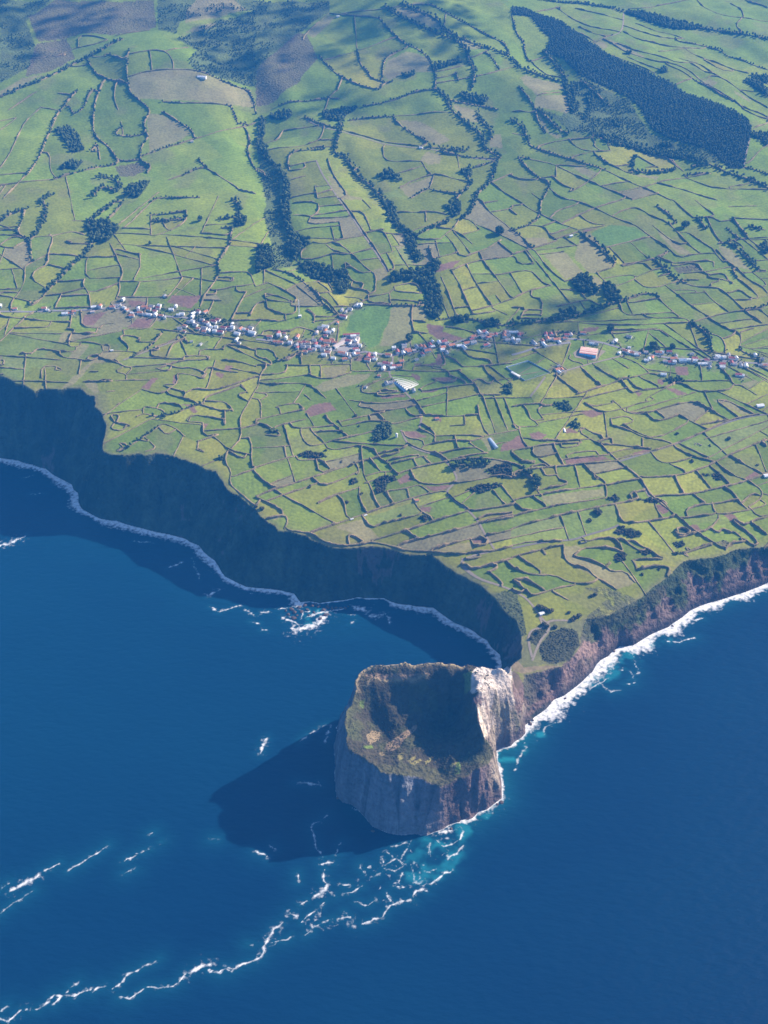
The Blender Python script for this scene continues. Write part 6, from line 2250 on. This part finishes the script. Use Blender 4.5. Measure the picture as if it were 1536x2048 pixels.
# greenhouse sheds: one block of nine parallel bays
q = ground([(779, 750), (820, 748), (838, 769), (813, 783)]); gh = bpy.data.objects.new('greenhouse', None); COL.objects.link(gh); gh.location = (*q[:, :2].mean(0), float(q[:, 2].min())); tag(gh, 'white greenhouse block of nine parallel gabled bays beside the lane', 'greenhouse')
o0 = q[:, :2].mean(0); A, B, C_, D_ = [v[:2] - o0 for v in q]; nb = 9
for k in range(nb):
    s0, s1 = k / nb + .014, (k + 1) / nb - .014; a0 = A + (D_ - A) * s0; a1 = A + (D_ - A) * s1; b0 = B + (C_ - B) * s0; b1 = B + (C_ - B) * s1; h = 3.2; am, bm = (a0 + a1) / 2, (b0 + b1) / 2
    V = [(*a0, -3), (*a1, -3), (*b1, -3), (*b0, -3), (*a0, h), (*a1, h), (*b1, h), (*b0, h), (*am, h + 2.0), (*bm, h + 2.0)]
    child('bay', [((V[:8], [(0, 1, 5, 4), (1, 2, 6, 5), (2, 3, 7, 6), (3, 0, 4, 7)]), 0), (([V[4], V[5], V[8], V[7], V[6], V[9]], [(0, 1, 2), (4, 3, 5)]), 0), (([V[5], V[6], V[9], V[8]], [(0, 1, 2, 3)]), 0), (([V[7], V[4], V[8], V[9]], [(0, 1, 2, 3)]), 0)], [M_CREAM, M_CONC, M_BGREY], gh)
child('gutter', [((lambda a, b: ([(*a, 3.1), (*b, 3.1), (*b, 3.5), (*a, 3.5), (*(a + n_), 3.1), (*(b + n_), 3.1), (*(b + n_), 3.5), (*(a + n_), 3.5)], [(0, 1, 2, 3), (4, 7, 6, 5), (3, 2, 6, 7), (0, 4, 5, 1)]))(A, D_) if False else (lambda n_: ([(*(A + n_), 2.9), (*(D_ + n_), 2.9), (*(D_ + n_), 3.6), (*(A + n_), 3.6), (*(A + 2 * n_), 2.9), (*(D_ + 2 * n_), 2.9), (*(D_ + 2 * n_), 3.6), (*(A + 2 * n_), 3.6)], [(0, 1, 2, 3), (4, 7, 6, 5), (3, 2, 6, 7), (0, 4, 5, 1)]))(np.array([-.4, -.25])), 0)], [M_SHEET], gh)
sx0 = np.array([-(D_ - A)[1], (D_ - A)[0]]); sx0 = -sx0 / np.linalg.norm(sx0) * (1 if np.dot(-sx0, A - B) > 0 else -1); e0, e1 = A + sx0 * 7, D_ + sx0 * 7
child('shaded_side', [(([(*e0, -2), (*e1, -2), (*(D_ + sx0 * .6), -2), (*(A + sx0 * .6), -2), (*e0, 2.4), (*e1, 2.4), (*(D_ + sx0 * .6), 3.6), (*(A + sx0 * .6), 3.6)], [(4, 5, 6, 7), (0, 1, 5, 4), (1, 2, 6, 5), (3, 0, 4, 7)]), 0)], [mat_plain('painted_blue_shade', (.07, .14, .26), .3, .2, .5)], gh)  # lean-to added; its dark blue colour stands for the shaded gable side
# school: long blocks round a walled yard
def block(px0, px1, W, h, roofc, label, name='school_block'):
    g = ground([px0, px1]); d = (g[1] - g[0])[:2]; L = np.linalg.norm(d); o = bpy.data.objects.new(name, None); COL.objects.link(o); m0 = (g[0] + g[1]) / 2; o.location = (m0[0], m0[1], min(g[:, 2])); o.rotation_euler = (0, 0, math.atan2(d[1], d[0]))
    mw, roof, ch = house_meshes(L, W, h, 1.4, M_WALL); link_copy(mw, 'wall', o); child('roof', [(roof, 0)], [M_ROOF[roofc]], o); tag(o, label, 'school building', 'blocks of the walled school'); return o
block((668, 697), (689, 683.5), 9, 5.5, 'P', 'long cream-roofed slanting school block left of the school yard'); block((686, 671.5), (719, 669.5), 6, 3.6, 'R', 'narrow red-roofed school block along the top of the school yard')
block((701, 675), (712, 674), 7, 5, 'W', 'white school block just inside the top of the school yard'); block((719, 671), (714, 690), 6, 3.6, 'P', 'pale-roofed school block down the right side of the school yard')
sheet('school_yard', [(686, 671), (720, 669), (712, 700), (690, 704), (670, 698)], mat_plain('paved_yard', (.34, .31, .29)), .32, 'paved yard of the walled school')
# mast
ms = root_at('radio_mast', 598.5, 632, 'tall slender lattice radio mast standing in a round pasture', 'radio mast', .3); Hm = 42.0; R0, R1 = 1.7, .5
def bar(a, b, r=.12):
    a = np.array(a, float); b = np.array(b, float); d = b - a; d /= np.linalg.norm(d); u_ = np.cross(d, (.2, .3, .93)); u_ /= np.linalg.norm(u_); v_ = np.cross(d, u_); P4 = [(u_, v_), (u_, -v_), (-u_, -v_), (-u_, v_)]
    V = [tuple(a + (p + q_) * r) for p, q_ in P4] + [tuple(b + (p + q_) * r) for p, q_ in P4]; return V, [(0, 1, 5, 4), (1, 2, 6, 5), (2, 3, 7, 6), (3, 0, 4, 7), (0, 3, 2, 1), (4, 5, 6, 7)]
cor = lambda k, z: (math.cos(k * 2.0944) * (R0 + (R1 - R0) * z / Hm), math.sin(k * 2.0944) * (R0 + (R1 - R0) * z / Hm), z)
for k in range(3): child('leg', [(bar(cor(k, -1), cor(k, Hm), .22), 0)], [M_SHEET], ms)
child('bracing', [(bar(cor(k, z), cor(k + 1, z + 3), .1), 0) for z in np.arange(0, Hm - 2, 3) for k in range(3)], [M_STEEL], ms); child('antenna', [(bar((0, 0, Hm - 2), (0, 0, Hm + 5), .18), 0)], [M_STEEL], ms)
hb = root_at('equipment_hut', 600, 634, 'white equipment hut at the foot of the lattice mast', 'hut'); child('wall', [(gable_walls(7, 5, 3, 1), 0)], [M_SHEET], hb); child('roof', [(box_geo(-3.8, 3.8, -2.8, 2.8, 3.9, 4.2), 0)], [M_SHEET], hb)
# silo
def lathe(prof, n=20):
    V = [(r * math.cos(2 * math.pi * k / n), r * math.sin(2 * math.pi * k / n), z) for r, z in prof for k in range(n)]; F = [(j * n + k, j * n + (k + 1) % n, (j + 1) * n + (k + 1) % n, (j + 1) * n + k) for j in range(len(prof) - 1) for k in range(n)]; return V, F
si = root_at('silo', 793, 874, 'white domed silo standing right of a dark grove', 'silo'); child('tank', [(lathe([(2.6, -1), (2.6, 7.5)]), 0)], [M_SHEET], si); child('dome', [(lathe([(2.75, 7.4), (2.4, 8.5), (1.5, 9.3), (.05, 9.6)]), 0)], [M_SHEET], si); child('ladder', [(bar((2.7, -.3, 0), (2.7, -.3, 8)), 0), (bar((2.7, .3, 0), (2.7, .3, 8)), 0)], [M_STEEL], si)
# polytunnels
def tunnel(p0, p1, r, label, mat):
    g = ground([p0, p1]); d = (g[1] - g[0])[:2]; L = np.linalg.norm(d); o = bpy.data.objects.new('polytunnel', None); COL.objects.link(o); m0 = (g[0] + g[1]) / 2; o.location = (m0[0], m0[1], m0[2]); o.rotation_euler = (0, 0, math.atan2(d[1], d[0])); n = 10
    V = [(s * L / 2, r * math.cos(math.pi * k / n), r * .8 * math.sin(math.pi * k / n) + .3 * (k in (0, n)) * -2) for s in (-1, 1) for k in range(n + 1)]; F = [(k, k + 1, n + 2 + k, n + 1 + k) for k in range(n)]
    child('cover', [((V, F), 0)], [mat], o); child('end_panel', [((V[:n + 1], [tuple(range(n, -1, -1))]), 0)], [M_SHEET], o); child('end_panel', [((V[n + 1:], [tuple(range(n + 1))]), 0)], [M_SHEET], o); tag(o, label, 'polytunnel'); return o
tunnel((978.5, 877), (993, 898), 4.6, 'grey-blue polytunnel in a brown yard near the middle fields', mat_plain('tunnel_film', (.33, .40, .50), .4, .05, .3)); tunnel((1128, 857), (1130, 865), 2.4, 'small white polytunnel beside a dark bush', M_SHEET)
# sheds and huts in the fields
def shed(px, py, L, W, h, roofc, label, cat='shed', rz=0.2, name='shed', doorm=None):
    o = root_at(name, px, py, label, cat, rz); mw, roof, ch = house_meshes(L, W, h, W * .2, M_WALL); link_copy(mw, 'wall', o); child('roof', [(roof, 0)], [M_ROOF[roofc]], o)
    child('door', [(box_geo(L / 2 + .03, L / 2 + .12, -W * .16, W * .16, 0, min(2.4, h - .4)), 0)], [M_STEEL], o); return o
shed(404, 156, 26, 11, 4.5, 'W', 'long white farm shed at the top of the brown round hill', rz=-.2); shed(1083, 1228.5, 9, 6, 3, 'W', 'white hut at the end of the cape path beside round bushes', 'hut', .5, 'hut')
shed(842, 296.5, 10, 7, 3.2, 'W', 'white shed on the upper farm lane left of a dark belt', rz=-.3); shed(1142, 473, 9, 6, 3, 'W', 'white shed at a lane corner in the middle right fields', rz=.4)
shed(874, 838, 8, 5, 2.8, 'O', 'small orange-roofed shed beside a brown plot above the lane'); shed(834, 1002, 7, 5, 2.8, 'O', 'tiny reddish shed in the corner of a yellow pasture'); shed(704, 1038.5, 6, 2.5, 1.2, 'W', 'long white trough, lower left of two in the cliff-top pasture', 'trough', .5, 'trough'); shed(731, 1031, 6, 2.5, 1.2, 'W', 'long white trough, upper right of two in the cliff-top pasture', 'trough', .5, 'trough')
shed(224, 702, 6, 4, 2.4, 'W', 'tiny white shed on a bank below the village road at left'); shed(383, 684, 7, 5, 2.6, 'G', 'grey-roofed shed in the fields below the left village'); shed(384, 284, 8, 6, 3, 'P', 'pale shed beside the straight tree-lined hedge below the brown hill'); shed(676, 34, 9, 7, 3, 'W', 'white shed on the highest pasture near the forest edge')
shed(1533, 953, 12, 8, 3.4, 'W', 'white shed at the right edge of the picture among fields'); shed(1520, 813, 16, 9, 3.6, 'W', 'white shed at the right edge beside a dark grove')
# walled ruin, rubble, stones
M_ROCK = mat_plain('basalt', (.105, .075, .068), .9, .3, .5); M_STONE = mat_plain('dry_stone', (.27, .23, .19), .95, .2, .6)
ru = root_at('ruined_barn', 1166, 1084, 'roofless stone barn ruin at a lane corner above the cape', 'ruin', .3)
for n_, bx in enumerate(((-6, 6, -4, -3.3, -1, 2.4), (-6, 6, 3.3, 4, -1, 2.8), (-6, -5.3, -3.29, 3.29, -1, 3.2), (5.3, 6, -3.29, 1, -1, 2.1))): child('wall', [(box_geo(*bx), 0)], [M_STONE], ru)
def boulder(name, x_, y_, z_, r, seed, mat, label, cat, group=None, flat=.7):
    rs = np.random.RandomState(seed); V = IC1[0] * (1 + rs.uniform(-.34, .34, (len(IC1[0]), 1))); a = rs.uniform(.8, 1.7); V = V * np.array([r * a, r, r * flat])
    o = bpy.data.objects.new(name, fast_mesh(name, V, IC1[1], mat)); COL.objects.link(o); o.location = (x_, y_, z_); o.rotation_euler = (0, 0, rs.uniform(0, 6)); return tag(o, label, cat, group)
rh = root_at('rubble_heap', 1395, 888.5, 'pale heap of stone rubble in a sloping bright pasture', 'rubble heap')
for k in range(9):
    rs = np.random.RandomState(k); v = IC1[0] * (1 + rs.uniform(-.25, .25, (len(IC1[0]), 1))) * rs.uniform(1.2, 2.4) * np.array([1, 1, .6]) + np.array([rs.uniform(-7, 7), rs.uniform(-4, 4), .4]); link_copy(fast_mesh('stone', v, IC1[1], M_STONE), 'stone', rh)
RK = [(584,1219,4),(589,1225,5),(598,1215,5),(577,1229,4),(587,1236,4.5),(594,1231,3),(610,1211,4.5),(624,1212,4),(638,1213,3.5),(646,1220,4.5),(632,1209,4),(655,1215,3.5),(664,1217,3.2),(672,1216,3.5),(681,1216,3.2),(690,1216,3.4),(603,1224,3.5),(615,1219,3),
 (652,1229,4),(641,1237,3),(628,1225,2.5),(696,1213,2.6),(572,1222,2.6),(618,1230,2.4),(1003,1604,3.2),(995,1609,2.6),(902,1658,2.6),(1060,1447,3),(1066,1441,2.4),(1130,1397,2.4),(1228,1303,2.6),(1345,1252,2.4),(745,1662,2.4),(676,1596,3)]
rg = at_z(np.array([r[0] for r in RK]), np.array([r[1] for r in RK]), 0.0); rl = []
for k, ((px, py, r), g) in enumerate(zip(RK, rg)): rl.append((boulder('sea_rock', g[0], g[1], .2, r, k, M_ROCK, None, 'rock', 'rocks awash at the foot of the cliffs', .55), px, py, 'reddish-brown sea rock awash' if k < 24 else 'dark rock at the waterline'))
rl.sort(key=lambda t: (t[3], t[1])); nth = ['first', 'second', 'third', 'fourth', 'fifth', 'sixth', 'seventh', 'eighth', 'ninth', 'tenth', 'eleventh', 'twelfth', 'thirteenth', 'fourteenth', 'fifteenth', 'sixteenth', 'seventeenth', 'eighteenth', 'nineteenth', 'twentieth', 'twenty-first', 'twenty-second', 'twenty-third', 'twenty-fourth', 'twenty-fifth']
cnt = {}
for o, px, py, look in rl:
    n_ = cnt.get(look, 0); cnt[look] = n_ + 1
    o['label'] = (f"reddish-brown rock in the bay reef, {nth[n_]} counted from the left" if 'reddish' in look else f"dark rock at the outer waterline, {nth[n_]} counted from the left")

# ------------------------------------------------------------------ clouds above, whose shade lies on the village and the upper slopes
M_CLOUD, n_, l_ = mat_new('cloud_white'); n_['Principled BSDF'].inputs['Base Color'].default_value = (.9, .9, .9, 1); n_['Principled BSDF'].inputs['Roughness'].default_value = 1
def cloud(px, py, rx, ry, n, seed, label):
    g = ground([(px, py)])[0]; alt = 1850.0; k = (alt - g[2]) / SUNV[2]; c = np.array(g) + np.array(SUNV) * k; rs = np.random.RandomState(seed); Vs = []; Fs = []; off = 0
    m = int(n * rx * ry / 700)
    for a in range(m):
        s = rs.uniform(8, 17); rr = math.sqrt(rs.rand()) * (1 if rs.rand() < .75 else 1.35); t_ = rs.uniform(0, 6.283)
        v = IC1[0] * (1 + rs.uniform(-.15, .15, (len(IC1[0]), 1))) * np.array([s * 1.2, s, s * .5]) + np.array([math.cos(t_) * rr * rx, math.sin(t_) * rr * ry, rs.uniform(-15, 25)])
        Vs.append(v); Fs.append(IC1[1] + off); off += len(v)
    o = bpy.data.objects.new('cloud', fast_mesh('cloud', np.vstack(Vs), np.vstack(Fs), M_CLOUD, True)); COL.objects.link(o); o.location = c; tag(o, label, kind='stuff')
cloud(985, 705, 170, 115, 2.0, 1, 'thin fair-weather cloud shading the village'); cloud(1140, 640, 170, 80, 2.2, 2, 'small cloud shading the dark belt above the village')
cloud(840, 80, 230, 190, 1.8, 3, 'cloud shading the upper middle pastures'); cloud(700, 195, 130, 70, 1.9, 4, 'cloud shading the slope below the gorge'); cloud(500, 70, 200, 220, 2.2, 5, 'cloud shading the forest gorge'); cloud(820, 2, 330, 140, 1.9, 6, 'cloud shading the highest pastures'); cloud(90, 20, 260, 220, 2.3, 8, 'cloud shading the left mountain')
